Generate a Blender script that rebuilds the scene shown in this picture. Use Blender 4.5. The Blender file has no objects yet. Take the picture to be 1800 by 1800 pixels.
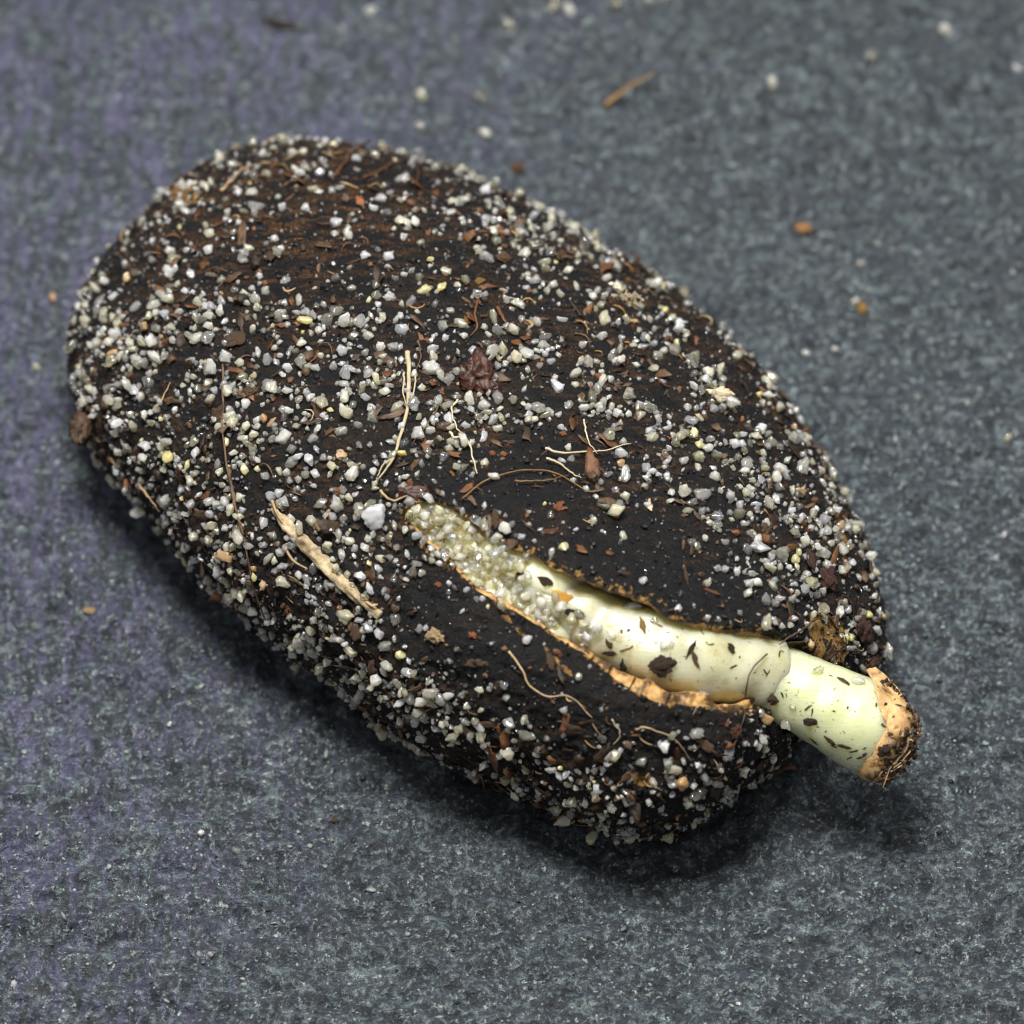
import bpy, math, random
import numpy as np
from mathutils import Vector, Matrix, Quaternion, noise as mnoise
from mathutils.bvhtree import BVHTree

# ------------------------------------------------------------------ camera, world, lights
# 1 unit = 1 mm.  Layout frame L: x right, y up the picture, z out of it; the frame leans back by TILT.
SC = bpy.context.scene
COL = SC.collection
SC.unit_settings.system = 'METRIC'
SC.unit_settings.scale_length = 0.001
TILT = math.radians(35.0)
D = 90.0                       # camera distance from the layout plane
FOCUS_Z = 3.6                  # sharp plane, in the layout frame
APERTURE = 1.45                # lens opening in mm
RT = Matrix(((1, 0, 0), (0, math.cos(TILT), -math.sin(TILT)), (0, math.sin(TILT), math.cos(TILT))))
BASE_H = 5.30                  # height of the layout origin above the cloth
M = Matrix.Translation((0, 0, BASE_H)) @ RT.to_4x4()

cam_d = bpy.data.cameras.new('camera')
cam = bpy.data.objects.new('camera', cam_d)
COL.objects.link(cam)
cam.matrix_world = M @ Matrix.Translation((0, 0, D))
cam_d.sensor_width = 36
cam_d.lens = 36 * D / 18.0
cam_d.clip_start = 1
cam_d.clip_end = 1000
cam_d.dof.use_dof = True
cam_d.dof.focus_distance = D - FOCUS_Z
cam_d.dof.aperture_fstop = cam_d.lens * 1e-3 / APERTURE
SC.camera = cam

world = bpy.data.worlds.new('World')
SC.world = world
world.use_nodes = True
world.node_tree.nodes['Background'].inputs[0].default_value = (0.97, 0.98, 1.0, 1)
world.node_tree.nodes['Background'].inputs[1].default_value = 0.25

def area(name, loc, target, size, power, col=(1, 1, 1)):
    l = bpy.data.lights.new(name, 'AREA')
    l.shape = 'DISK'
    l.size = size
    l.energy = power
    l.color = col
    o = bpy.data.objects.new(name, l)
    COL.objects.link(o)
    o.location = loc
    o.rotation_euler = (Vector(target) - Vector(loc)).to_track_quat('-Z', 'Y').to_euler()
    return o
area('softbox_lamp', (-4, 0, 66), (0, 0, 2), 20, 66000, (1.0, 0.985, 0.95))
area('side_lamp', (26, 22, 58), (0, 0, 2), 12, 8000, (0.97, 0.98, 1.0))

SC.render.engine = 'CYCLES'
SC.cycles.filter_width = 1.1
SC.view_settings.view_transform = 'Standard'
SC.view_settings.look = 'None'
SC.view_settings.exposure = 0.26
SC.view_settings.gamma = 1.0
SC.view_settings.use_curve_mapping = False

# ------------------------------------------------------------------ helpers
rng = np.random.default_rng(11)
random.seed(7)

def tag(o, label=None, cat=None, group=None, kind=None):
    if label: o['label'] = label
    if cat: o['category'] = cat
    if group: o['group'] = group
    if kind: o['kind'] = kind
    return o

def P(px, py, z):
    f = (D - z) / D
    return ((px - 900) / 100 * f, (900 - py) / 100 * f, z)

def ground_pt(px, py):
    """world point of the cloth seen at a picture position"""
    o = M @ Vector((0, 0, D))
    d = (M @ Vector(((px - 900) / 100, (900 - py) / 100, 0))) - o
    t = -o.z / d.z
    return o + d * t

def to_px(v):
    f = D / (D - v[2])
    return 900 + v[0] * f * 100, 900 - v[1] * f * 100

def mesh_np(name, V, F, mats=(), mat_idx=None, smooth=True):
    """V (n,3) float, F (m,k) int"""
    V = np.asarray(V, np.float32); F = np.asarray(F, np.int32)
    me = bpy.data.meshes.new(name)
    me.vertices.add(len(V)); me.vertices.foreach_set('co', V.ravel())
    k = F.shape[1]
    me.loops.add(F.size); me.loops.foreach_set('vertex_index', F.ravel())
    me.polygons.add(len(F))
    me.polygons.foreach_set('loop_start', np.arange(0, F.size, k, dtype=np.int32))
    me.polygons.foreach_set('loop_total', np.full(len(F), k, np.int32))
    for m in mats: me.materials.append(m)
    if mat_idx is not None: me.polygons.foreach_set('material_index', np.asarray(mat_idx, np.int32))
    me.polygons.foreach_set('use_smooth', np.full(len(F), smooth))
    me.update(calc_edges=True)
    me.validate()
    return me

def fattr(me, name, vals, dom='POINT'):
    a = me.attributes.new(name, 'FLOAT', dom)
    a.data.foreach_set('value', np.asarray(vals, np.float32))

def link(name, me, mw=M, parent=None):
    o = bpy.data.objects.new(name, me)
    COL.objects.link(o)
    if parent is not None:
        o.parent = parent
        o.matrix_parent_inverse = Matrix.Identity(4)
        o.matrix_basis = PW[parent.name].inverted() @ mw
    else:
        o.matrix_basis = mw
    PW[o.name] = mw.copy()
    return o
PW = {}

def fn(v, scale, octv=3):
    return mnoise.fractal(Vector(v) * scale, 1.0, 2.0, octv)

# ------------------------------------------------------------------ materials
class NT:
    def __init__(s, name):
        s.m = bpy.data.materials.new(name); s.m.use_nodes = True
        s.t = s.m.node_tree; s.n = s.t.nodes
        s.b = s.n['Principled BSDF']
    def new(s, t, **kw):
        n = s.n.new(t)
        for k, v in kw.items(): setattr(n, k, v)
        return n
    def link(s, a, b): s.t.links.new(a, b)
    def set(s, **kw):
        for k, v in kw.items():
            s.b.inputs[k.replace('_', ' ')].default_value = v
    def coords(s, scale=(1, 1, 1), rot=(0, 0, 0)):
        c = s.new('ShaderNodeTexCoord'); mp = s.new('ShaderNodeMapping')
        mp.inputs['Scale'].default_value = scale; mp.inputs['Rotation'].default_value = rot
        s.link(c.outputs['Object'], mp.inputs['Vector'])
        return mp.outputs[0]
    def noise(s, vec, scale, detail=4, rough=0.55, dist=0.0):
        n = s.new('ShaderNodeTexNoise')
        n.inputs['Scale'].default_value = scale; n.inputs['Detail'].default_value = detail
        n.inputs['Roughness'].default_value = rough; n.inputs['Distortion'].default_value = dist
        s.link(vec, n.inputs['Vector'])
        return n.outputs['Fac']
    def ramp(s, fac, stops):
        r = s.new('ShaderNodeValToRGB'); e = r.color_ramp.elements
        while len(e) < len(stops): e.new(0.5)
        for i, (p, c) in enumerate(stops):
            e[i].position = p
            e[i].color = (c, c, c, 1) if isinstance(c, (int, float)) else (*c, 1)
        s.link(fac, r.inputs[0])
        return r.outputs[0]
    def mix(s, fac, a, b, mode='MIX'):
        x = s.new('ShaderNodeMix', data_type='RGBA', blend_type=mode)
        for sock, v in ((x.inputs[0], fac), (x.inputs[6], a), (x.inputs[7], b)):
            if isinstance(v, (int, float)): sock.default_value = v
            elif isinstance(v, tuple): sock.default_value = (*v, 1)
            else: s.link(v, sock)
        return x.outputs[2]
    def math(s, op, a, b=0.0):
        x = s.new('ShaderNodeMath', operation=op)
        for sock, v in ((x.inputs[0], a), (x.inputs[1], b)):
            if isinstance(v, (int, float)): sock.default_value = v
            else: s.link(v, sock)
        return x.outputs[0]
    def attr(s, name):
        a = s.new('ShaderNodeAttribute'); a.attribute_name = name
        return a.outputs['Fac']
    def bump(s, h, strength, dist, prev=None):
        b = s.new('ShaderNodeBump')
        b.inputs['Strength'].default_value = strength; b.inputs['Distance'].default_value = dist
        s.link(h, b.inputs['Height'])
        if prev is not None: s.link(prev, b.inputs['Normal'])
        return b.outputs[0]
    def color(s, c): s.link(c, s.b.inputs['Base Color'])
    def normal(s, n): s.link(n, s.b.inputs['Normal'])

AX = math.atan2(0.373, 0.928)      # long axis of the seed, leaning down to the right

def mat_coat():
    t = NT('seed_coat_black')
    v = t.coords()
    vs = t.coords((0.22, 1.3, 0.8), (0, 0, AX * 0.75))
    streak = t.noise(vs, 5.0, 6, 0.62, 0.6)
    patch = t.noise(v, 0.55, 3)
    fine = t.noise(v, 22, 5, 0.7)
    mid = t.noise(v, 7, 5, 0.62)
    black = t.mix(fine, (0.004, 0.004, 0.0045), (0.018, 0.018, 0.019))
    rustm = t.ramp(streak, [(0.47, 0.0), (0.58, 1.0)])
    rustc = t.ramp(fine, [(0.36, (0.020, 0.011, 0.006)), (0.51, (0.080, 0.038, 0.015)), (0.62, (0.22, 0.105, 0.038))])
    amt = t.math('MULTIPLY', rustm, t.math('MULTIPLY', t.ramp(patch, [(0.36, 0.5), (0.56, 1.0)]), t.attr('rust')))
    c = t.mix(amt, black, rustc)
    tn = t.ramp(t.math('ADD', t.attr('tan'), t.math('MULTIPLY', t.math('SUBTRACT', mid, 0.5), 1.5)), [(0.46, 0.0), (0.58, 1.0)])
    tc = t.ramp(t.noise(v, 9, 4), [(0.3, (0.22, 0.10, 0.02)), (0.65, (0.50, 0.30, 0.09))])
    c = t.mix(tn, c, tc)
    t.color(c)
    t.link(t.ramp(fine, [(0.3, 0.70), (0.72, 0.30)]), t.b.inputs['Roughness'])
    t.set(Specular_IOR_Level=0.28)
    n = t.bump(mid, 1.0, 0.22)
    n = t.bump(streak, 0.6, 0.14, n)
    n = t.bump(fine, 1.0, 0.09, n)
    t.normal(n)
    return t.m

def mat_tan(name, lo, hi, dark=(0.05, 0.022, 0.008), dlo=0.62, dhi=0.75):
    t = NT(name); v = t.coords()
    a = t.noise(v, 7, 5, 0.65); b = t.noise(v, 3.1, 4, 0.6); f = t.noise(v, 26, 4, 0.7)
    c = t.ramp(a, [(0.32, lo), (0.62, hi)])
    c = t.mix(t.ramp(b, [(dlo, 0.0), (dhi, 0.9)]), c, dark)
    t.color(c)
    t.set(Roughness=0.5, Specular_IOR_Level=0.35, Subsurface_Weight=0.15, Subsurface_Scale=0.1)
    t.b.inputs['Subsurface Radius'].default_value = (1, 0.6, 0.3)
    n = t.bump(a, 0.6, 0.06); n = t.bump(f, 0.6, 0.02, n); t.normal(n)
    return t.m

def mat_flesh(name, c0, c1, rough=0.28, streak=True, warm=None):
    t = NT(name); v = t.coords()
    a = t.noise(v, 1.3, 4, 0.55)
    c = t.ramp(a, [(0.35, c0), (0.68, c1)])
    if warm:
        w = t.noise(v, 2.4, 5, 0.65)
        c = t.mix(t.ramp(w, [(0.53, 0.0), (0.68, 0.75)]), c, warm)
    t.color(c)
    f = t.noise(t.coords((1.2, 6, 4), (0, 0, AX)), 3.2, 5, 0.65)
    g = t.noise(v, 16, 4, 0.6)
    t.link(t.ramp(g, [(0.3, rough - 0.08), (0.7, rough + 0.16)]), t.b.inputs['Roughness'])
    t.set(Subsurface_Weight=0.85, Subsurface_Scale=0.8, Specular_IOR_Level=0.55, Coat_Weight=0.6, Coat_Roughness=0.12)
    t.b.inputs['Subsurface Radius'].default_value = (1.0, 0.9, 0.45)
    n = t.bump(f, 0.22, 0.10); n = t.bump(g, 0.16, 0.03, n); t.normal(n)
    t.link(n, t.b.inputs['Coat Normal'])
    return t.m

def mat_grain(name, c0, c1, trans, rough, sss=0.0):
    """quartz: cloudy to clear; colour varies from grain to grain"""
    t = NT(name)
    oi = t.new('ShaderNodeObjectInfo')
    r = t.math('FRACT', t.math('ADD', oi.outputs['Random'], t.attr('rnd')))
    v = t.coords()
    nz = t.noise(v, 6, 3, 0.6)
    t.color(t.mix(r, c0, c1))
    r2 = t.math('FRACT', t.math('MULTIPLY', r, 7.31))
    t.link(t.math('MULTIPLY', t.ramp(r2, [(0.0, 0.50), (1.0, 1.0)]), trans), t.b.inputs['Transmission Weight'])
    t.set(Roughness=rough, IOR=1.46, Subsurface_Weight=sss, Subsurface_Scale=0.22, Coat_Weight=0.6, Coat_Roughness=0.06)
    t.b.inputs['Subsurface Radius'].default_value = (1, 1, 0.9)
    t.normal(t.bump(nz, 0.2, 0.05))
    return t.m

def mat_fibre(name, c0, c1, rough=0.5, trans=0.0):
    t = NT(name); v = t.coords()
    oi = t.new('ShaderNodeObjectInfo')
    a = t.noise(v, 5, 5, 0.65)
    c = t.ramp(a, [(0.33, c0), (0.66, c1)])
    r = t.math('FRACT', t.math('ADD', oi.outputs['Random'], t.attr('rnd')))
    c = t.mix(t.ramp(r, [(0.0, 0.0), (1.0, 0.5)]), c, tuple(x * 0.45 for x in c0))
    t.color(c)
    f = t.noise(v, 20, 4, 0.7)
    t.set(Roughness=rough, Specular_IOR_Level=0.4)
    n = t.bump(a, 0.5, 0.05); n = t.bump(f, 0.6, 0.02, n); t.normal(n)
    return t.m

def mat_cloth():
    t = NT('dark_cloth')
    v = t.coords(); vs = t.coords((2.6, 0.7, 1), (0, 0, -0.12))
    va = t.coords((0.8, 1.35, 1), (0, 0, 0.55))
    a = t.noise(va, 3.0, 7, 0.72, 0.2)
    b = t.noise(v, 8.5, 4, 0.72)
    big = t.noise(v, 0.7, 3)
    base = t.ramp(a, [(0.41, (0.006, 0.010, 0.013)), (0.50, (0.022, 0.034, 0.042)), (0.57, (0.062, 0.090, 0.102)), (0.64, (0.21, 0.27, 0.27))])
    c = t.mix(t.ramp(b, [(0.53, 0.0), (0.62, 0.9)]), base, (0.19, 0.245, 0.25))
    c = t.mix(t.ramp(b, [(0.42, 0.9), (0.50, 0.0)]), c, (0.008, 0.012, 0.014))
    # violet lens fringing painted as streaks up the cloth, denser towards its far left
    p = t.noise(vs, 1.5, 6, 0.66, 0.8)
    sx = t.new('ShaderNodeSeparateXYZ'); t.link(v, sx.inputs[0])
    side = t.ramp(t.math('ADD', t.math('MULTIPLY', sx.outputs[0], -0.040), t.math('MULTIPLY', sx.outputs[1], 0.012)), [(0.0, 0.06), (0.30, 1.0)])
    pm = t.math('MULTIPLY', t.ramp(p, [(0.46, 0.0), (0.57, 0.95)]), side)
    pm = t.math('MULTIPLY', pm, t.ramp(big, [(0.3, 0.6), (0.55, 1.0)]))
    pc = t.ramp(b, [(0.38, (0.034, 0.032, 0.074)), (0.62, (0.17, 0.155, 0.30))])
    c = t.mix(pm, c, pc)
    fl = t.noise(v, 9.5, 4, 0.65)
    c = t.mix(t.ramp(fl, [(0.60, 0.0), (0.68, 0.9)]), c, (0.50, 0.60, 0.55))  # pale flecks: sparkle of the cloth painted into its colour
    t.color(c)
    t.link(t.ramp(b, [(0.40, 0.55), (0.60, 0.22)]), t.b.inputs['Roughness'])
    t.set(Specular_IOR_Level=0.75, Sheen_Weight=0.3, Sheen_Roughness=0.4)
    t.b.inputs['Sheen Tint'].default_value = (0.72, 0.80, 1, 1)
    n = t.bump(a, 1.0, 0.40); n = t.bump(b, 1.0, 0.22, n); t.normal(n)
    return t.m

COAT = mat_coat()
TAN = mat_tan('torn_edge_tan', (0.26, 0.12, 0.030), (0.56, 0.34, 0.12), (0.04, 0.018, 0.008), 0.47, 0.56)
CAP = mat_tan('root_cap_tan', (0.46, 0.25, 0.09), (0.64, 0.42, 0.19), (0.10, 0.045, 0.018), 0.54, 0.66)
CRUST = mat_fibre('dark_crust', (0.018, 0.010, 0.006), (0.10, 0.055, 0.025), 0.35)
ENDO = mat_flesh('endosperm_cream', (0.60, 0.56, 0.22), (0.80, 0.78, 0.48), 0.34, warm=(0.62, 0.44, 0.10))
SLEEVE = mat_flesh('sleeve_cream', (0.49, 0.47, 0.28), (0.56, 0.55, 0.39), 0.28, warm=(0.42, 0.35, 0.14))
HYPO = mat_flesh('hypocotyl_green', (0.58, 0.60, 0.34), (0.64, 0.65, 0.41), 0.24)
G_MILK = mat_grain('sand_milky', (0.88, 0.86, 0.76), (0.82, 0.77, 0.60), 0.90, 0.06, 1.0)
G_CLEAR = mat_grain('sand_clear', (0.98, 0.98, 0.97), (0.95, 0.95, 0.94), 0.95, 0.03, 0.8)
G_STRAW = mat_grain('sand_straw', (0.82, 0.77, 0.57), (0.74, 0.68, 0.45), 0.88, 0.06, 1.0)
G_YELL = mat_grain('sand_yellow', (0.70, 0.58, 0.20), (0.72, 0.64, 0.34), 0.45, 0.15, 0.9)
G_AMBER = mat_grain('sand_amber', (0.46, 0.26, 0.11), (0.58, 0.41, 0.23), 0.45, 0.2, 0.8)
G_GREY = mat_grain('sand_grey', (0.86, 0.85, 0.83), (0.86, 0.83, 0.74), 0.92, 0.06, 0.9)
GM = [G_MILK, G_CLEAR, G_STRAW, G_YELL, G_AMBER, G_GREY]
GW = {'w': 0, 'c': 1, 's': 2, 'y': 3, 'a': 4, 'g': 5}
GNAME = ['milky white', 'clear glassy', 'straw', 'yellow', 'amber', 'grey']
F_TAN = mat_fibre('fibre_tan', (0.30, 0.18, 0.08), (0.60, 0.44, 0.25))
F_PALE = mat_fibre('fibre_pale', (0.48, 0.38, 0.22), (0.70, 0.60, 0.42))
F_BROWN = mat_fibre('fibre_brown', (0.040, 0.022, 0.012), (0.15, 0.085, 0.042))
F_RUST = mat_fibre('fibre_rust', (0.070, 0.026, 0.010), (0.19, 0.080, 0.028))
F_DARK = mat_fibre('debris_dark', (0.014, 0.009, 0.006), (0.06, 0.032, 0.014))
F_GOLD = mat_fibre('fibre_golden', (0.20, 0.11, 0.025), (0.36, 0.21, 0.06))
F_RED = mat_fibre('crumb_red_brown', (0.022, 0.011, 0.008), (0.095, 0.036, 0.022), 0.3)
F_ORANGE = mat_fibre('crumb_orange', (0.22, 0.075, 0.028), (0.34, 0.13, 0.05))
F_SKIN = mat_fibre('skin_orange', (0.62, 0.28, 0.03), (0.74, 0.42, 0.08))
RIM_UP = mat_tan('torn_edge_brown', (0.07, 0.034, 0.012), (0.30, 0.16, 0.045), (0.02, 0.01, 0.005), 0.50, 0.62)
CLOTH = mat_cloth()

# ------------------------------------------------------------------ the cloth
def build_cloth():
    nx, ny = 380, 520
    xs = np.linspace(-19, 19, nx); ys = np.linspace(-22, 30, ny)
    X, Y = np.meshgrid(xs, ys)
    Z = np.empty_like(X)
    for j in range(ny):
        for i in range(nx):
            x, y = X[j, i], Y[j, i]
            Z[j, i] = 0.16 * mnoise.noise((x * 1.3, y * 1.9, 1.7)) + 0.15 * mnoise.noise((x * 3.0, y * 3.6, 5.1)) + 0.25 * mnoise.noise((x * 0.21, y * 0.21, 9.0))
    V = np.stack([X, Y, Z - 0.12], -1).reshape(-1, 3)
    idx = np.arange(nx * ny).reshape(ny, nx)
    F = np.stack([idx[:-1, :-1], idx[:-1, 1:], idx[1:, 1:], idx[1:, :-1]], -1).reshape(-1, 4)
    me = mesh_np('cloth', V, F, [CLOTH])
    o = link('cloth', me, Matrix.Identity(4))
    tag(o, 'dark slate grey cloth with painted violet lens fringing under the seed', None, None, 'structure')
    return o
build_cloth()

# ------------------------------------------------------------------ the seed
# sand cover, row by row of the seed (0 = bare, 9 = hidden), each cell 1 mm
ROWS = {2: '....3415', 3: '..44211245', 4: '..222111244', 5: '.74454423324', 6: '.655756564444', 7: '.56643445144443', 8: '.46525521034454',
        9: '..66534542013665', 10: '...5663121000344', 11: '....465200000013', 12: '.....575411122', 13: '......66654333', 14: '........65643'}
ROWLIST = [ROWS.get(i, '') for i in range(18)]
UX, UY = 0.928, 0.373
UP = [(142, 525), (150, 490), (180, 450), (215, 410), (300, 330), (400, 275), (500, 253), (600, 250), (700, 263), (800, 292), (900, 338), (1000, 393),
      (1100, 453), (1200, 522), (1280, 590), (1350, 662), (1400, 730), (1450, 805), (1490, 880), (1520, 955), (1544, 1020), (1552, 1090), (1551, 1140), (1546, 1170)]
LO = [(142, 525), (132, 560), (128, 610), (130, 690), (146, 750), (170, 800), (220, 862), (280, 925), (350, 1005), (400, 1066), (500, 1142), (600, 1216), (700, 1292),
      (800, 1345), (900, 1392), (990, 1436), (1060, 1462), (1120, 1470), (1180, 1468), (1232, 1443), (1290, 1398), (1345, 1350), (1385, 1312), (1430, 1275), (1490, 1225), (1546, 1170)]

def seed_grid():
    up = np.array(UP, float); lo = np.array(LO, float)
    def sn(a): return a[:, 0] * UX + a[:, 1] * UY, -a[:, 0] * UY + a[:, 1] * UX
    su, nu = sn(up); sl, nl = sn(lo)
    s0, s1 = su[0], su[-1]
    ns = 430
    th = np.linspace(0, math.pi, ns)
    s = s0 + (s1 - s0) * (1 - np.cos(th)) / 2
    def ev(ss, nn):
        o = np.argsort(ss)
        f = np.interp(s, ss[o], nn[o])
        k = np.exp(-np.linspace(-2, 2, 13) ** 2); k /= k.sum()
        g = np.convolve(np.pad(f, 6, 'edge'), k, 'valid')
        w = np.clip(np.minimum(np.arange(ns), np.arange(ns)[::-1]) / 14.0, 0, 1)
        return f * (1 - w) + g * w
    a = ev(su, nu); b = ev(sl, nl)
    nf, nb = 300, 110
    phi = np.concatenate([np.linspace(0, math.pi, nf, endpoint=False), np.linspace(math.pi, 2 * math.pi, nb, endpoint=False)])
    c = (a + b) / 2; w = (b - a) / 2
    PHI, S = np.meshgrid(phi, s)
    C = c[:, None]; W = w[:, None]
    cp, sp = np.cos(PHI), np.sin(PHI)
    Nn = C + W * np.sign(cp) * np.abs(cp) ** 0.96
    z = np.where(sp > 0, 1.0, 0.16) * (W / 100) * np.sign(sp) * np.abs(sp) ** 1.0
    px = S * UX - Nn * UY; py = S * UY + Nn * UX
    z = z + 0.47 * (py - 850) / 100
    front = sp > 0.0
    return px, py, z, front, len(phi), ns

# opening of the coat: edge of the upper half, then edge of the lower half
SLIT_UP = [(706, 900), (725, 884), (765, 880), (812, 903), (850, 935), (900, 962), (938, 976), (972, 1000), (1027, 1020), (1060, 1032), (1100, 1046), (1143, 1060), (1167, 1082),
           (1200, 1094), (1233, 1098), (1267, 1108), (1300, 1109), (1335, 1112), (1365, 1124), (1395, 1130), (1412, 1158), (1425, 1170), (1464, 1160), (1488, 1178), (1530, 1186), (1560, 1190), (1640, 1200)]
SLIT_LO = [(1640, 1400), (1500, 1400), (1400, 1340), (1378, 1300), (1366, 1278), (1358, 1256), (1350, 1246), (1317, 1244), (1283, 1252), (1233, 1243), (1167, 1237), (1133, 1226), (1100, 1206),
           (1073, 1186), (1030, 1152), (967, 1114), (933, 1090), (880, 1062), (840, 1040), (790, 988), (745, 946), (716, 922)]

def dense(pl, step=5.0, jit=3.0, seed=0.0):
    out = []
    for (x0, y0), (x1, y1) in zip(pl[:-1], pl[1:]):
        n = max(1, int(math.hypot(x1 - x0, y1 - y0) / step))
        for i in range(n):
            t = i / n
            x, y = x0 + (x1 - x0) * t, y0 + (y1 - y0) * t
            d = mnoise.noise((x * 0.05, y * 0.05, seed)) * jit + mnoise.noise((x * 0.16, y * 0.16, seed + 4)) * jit * 0.7
            out.append((x + d * 0.4, y - d))
    out.append(pl[-1])
    return out
POLY = np.array(dense(SLIT_UP, seed=1) + dense(SLIT_LO, seed=2))

def poly_sd(px, py, poly):
    """signed distance (positive inside) and nearest point"""
    x = px.ravel(); y = py.ravel()
    best = np.full(x.shape, 1e18); qx = np.zeros_like(x); qy = np.zeros_like(x)
    ins = np.zeros(x.shape, bool)
    n = len(poly)
    for i in range(n):
        ax, ay = poly[i]; bx, by = poly[(i + 1) % n]
        dx, dy = bx - ax, by - ay
        L = dx * dx + dy * dy + 1e-9
        t = np.clip(((x - ax) * dx + (y - ay) * dy) / L, 0, 1)
        cx, cy = ax + t * dx, ay + t * dy
        d = (x - cx) ** 2 + (y - cy) ** 2
        m = d < best
        best[m] = d[m]; qx[m] = cx[m]; qy[m] = cy[m]
        c = ((ay > y) != (by > y)) & (x < (bx - ax) * (y - ay) / (by - ay + 1e-12) + ax)
        ins ^= c
    sd = np.sqrt(best) * np.where(ins, 1, -1)
    return sd.reshape(px.shape), qx.reshape(px.shape), qy.reshape(px.shape)

px, py, zz, front, NP_, NS = seed_grid()
near = front & (px > 640) & (py > 820)
sd = np.full(px.shape, -999.0); qx = px.copy(); qy = py.copy()
a_, b_, c_ = poly_sd(px[near], py[near], POLY)
sd[near] = a_; qx[near] = b_; qy[near] = c_
# bumpy coat: push along a rough normal, lips a little swollen
V0 = np.stack(P(px, py, zz), -1)
du = np.gradient(V0, axis=0)
dv = np.roll(V0, -1, 1) - np.roll(V0, 1, 1)
N = np.cross(dv, du); N /= (np.linalg.norm(N, axis=-1, keepdims=True) + 1e-9)
cen = V0.mean(axis=1, keepdims=True)
flip = np.sign(((V0 - cen) * N).sum(-1)); flip[flip == 0] = 1
if np.median(flip) < 0: N = -N
disp = np.zeros(px.shape)
ca, sa = math.cos(AX), math.sin(AX)
flat = V0.reshape(-1, 3); dd = disp.ravel()
for i in range(len(flat)):
    x, y, z = flat[i]
    u = x * ca - y * sa; n = x * sa + y * ca
    dd[i] = 0.09 * mnoise.noise((u * 0.5, n * 3.4, z * 3.4 + 17)) * mnoise.noise((u * 0.3, n * 0.3, 4)) * 1.6 + 0.10 * mnoise.noise((u * 0.6, n * 0.6, z * 0.6)) + 0.055 * mnoise.noise((u * 0.9, n * 2.6, z * 2.6 + 7)) + 0.05 * mnoise.noise((u * 3.2, n * 5.2, z * 5)) + 0.045 * mnoise.noise((x * 9, y * 9, z * 9))
endfade = np.clip(np.minimum(np.arange(NS), np.arange(NS)[::-1]) / 30.0, 0, 1)[:, None]
isup = py < np.interp(px, [705, 780, 860, 950, 1060, 1150, 1250, 1350, 1420, 1640], [912, 940, 1000, 1045, 1100, 1150, 1172, 1180, 1225, 1300])
lipw = np.interp(px, [700, 850, 1000, 1350, 1500], [0.05, 0.6, 1.0, 1.0, 0.2])
lip = np.where(isup, 0.36 * np.exp(-(np.abs(sd) / 80.0) ** 2), 0.05 * np.exp(-(np.abs(sd) / 45.0) ** 2)) * (sd > -900) * lipw
rd = np.full(px.shape, 1e9)
for (ax_, ay_), (bx_, by_) in (((820, 1120), (1050, 1225)), ((1050, 1225), (1300, 1300))):
    dx_, dy_ = bx_ - ax_, by_ - ay_
    t_ = np.clip(((px - ax_) * dx_ + (py - ay_) * dy_) / (dx_ * dx_ + dy_ * dy_), 0, 1)
    rd = np.minimum(rd, np.hypot(px - ax_ - t_ * dx_, py - ay_ - t_ * dy_))
lip = lip + 0.20 * np.exp(-(rd / 60.0) ** 2) * front        # swollen ridge of the lower half
V1 = V0 + N * ((disp.reshape(px.shape) * endfade) + lip)[..., None]
f1 = D / (D - V1[..., 2])
# faces
I = np.arange(NS * NP_).reshape(NS, NP_)
J = np.roll(I, -1, 1)
F = np.stack([I[:-1], J[:-1], J[1:], I[1:]], -1).reshape(-1, 4)
ins = (sd > 0).ravel()
allin = ins[F].all(1); anyin = ins[F].any(1)
keep = ~allin
snap = np.zeros(len(ins), bool)
snap[F[keep & anyin].ravel()] = True
snap &= ins
Vf = V1.reshape(-1, 3).copy()
qf = np.stack([(qx.ravel() - 900) / 100, (900 - qy.ravel()) / 100], -1) * ((D - Vf[:, 2]) / D)[:, None]
Vf[snap, :2] = qf[snap]
FULL_BVH = BVHTree.FromPolygons([tuple(v) for v in V1.reshape(-1, 3)], F.tolist())
Fk = F[keep]

def cast(bvh, x, y):
    o = Vector((0, 0, D))
    d = (Vector(((x - 900) / 100, (900 - y) / 100, 0)) - o).normalized()
    return bvh.ray_cast(o, d)

# worn / tan patches of the coat (its own colour)
def seg_d(x, y, pl):
    best = np.full(x.shape, 1e9)
    for (ax, ay), (bx, by) in zip(pl[:-1], pl[1:]):
        dx, dy = bx - ax, by - ay
        t = np.clip(((x - ax) * dx + (y - ay) * dy) / (dx * dx + dy * dy), 0, 1)
        best = np.minimum(best, np.hypot(x - ax - t * dx, y - ay - t * dy))
    return best
pxf, pyf = px.ravel(), py.ravel(); frf = front.ravel(); sdf = sd.ravel()
tan = np.zeros(len(pxf))
def addtan(pl, w, amp=1.0):
    global tan
    d = seg_d(pxf, pyf, pl)
    tan = np.maximum(tan, amp * np.exp(-(d / w) ** 2) * frf)
addtan([(1428, 1110), (1445, 1130), (1440, 1152)], 34, 1.25)
addtan([(1466, 905), (1479, 962), (1484, 1008)], 8, 0.95)
addtan([(1340, 690), (1370, 735)], 7, 0.6)
addtan([(960, 1140), (985, 1163), (1010, 1185)], 7, 0.62)
addtan([(890, 1085), (925, 1120)], 7, 0.55)
addtan([(1110, 1365), (1140, 1370)], 14, 0.75)
addtan([(740, 960), (790, 1000)], 9, 0.55)
tan = np.maximum(tan, np.where(sdf > -900, 0.47 * np.exp(-(np.minimum(sdf, 0) / 6.0) ** 2), 0))
addtan([(310, 345), (345, 340)], 20, 0.7)
rust = np.clip(1.15 - np.hypot((pxf - 480) / 500, (pyf - 370) / 300), 0.06, 1.0)
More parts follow.
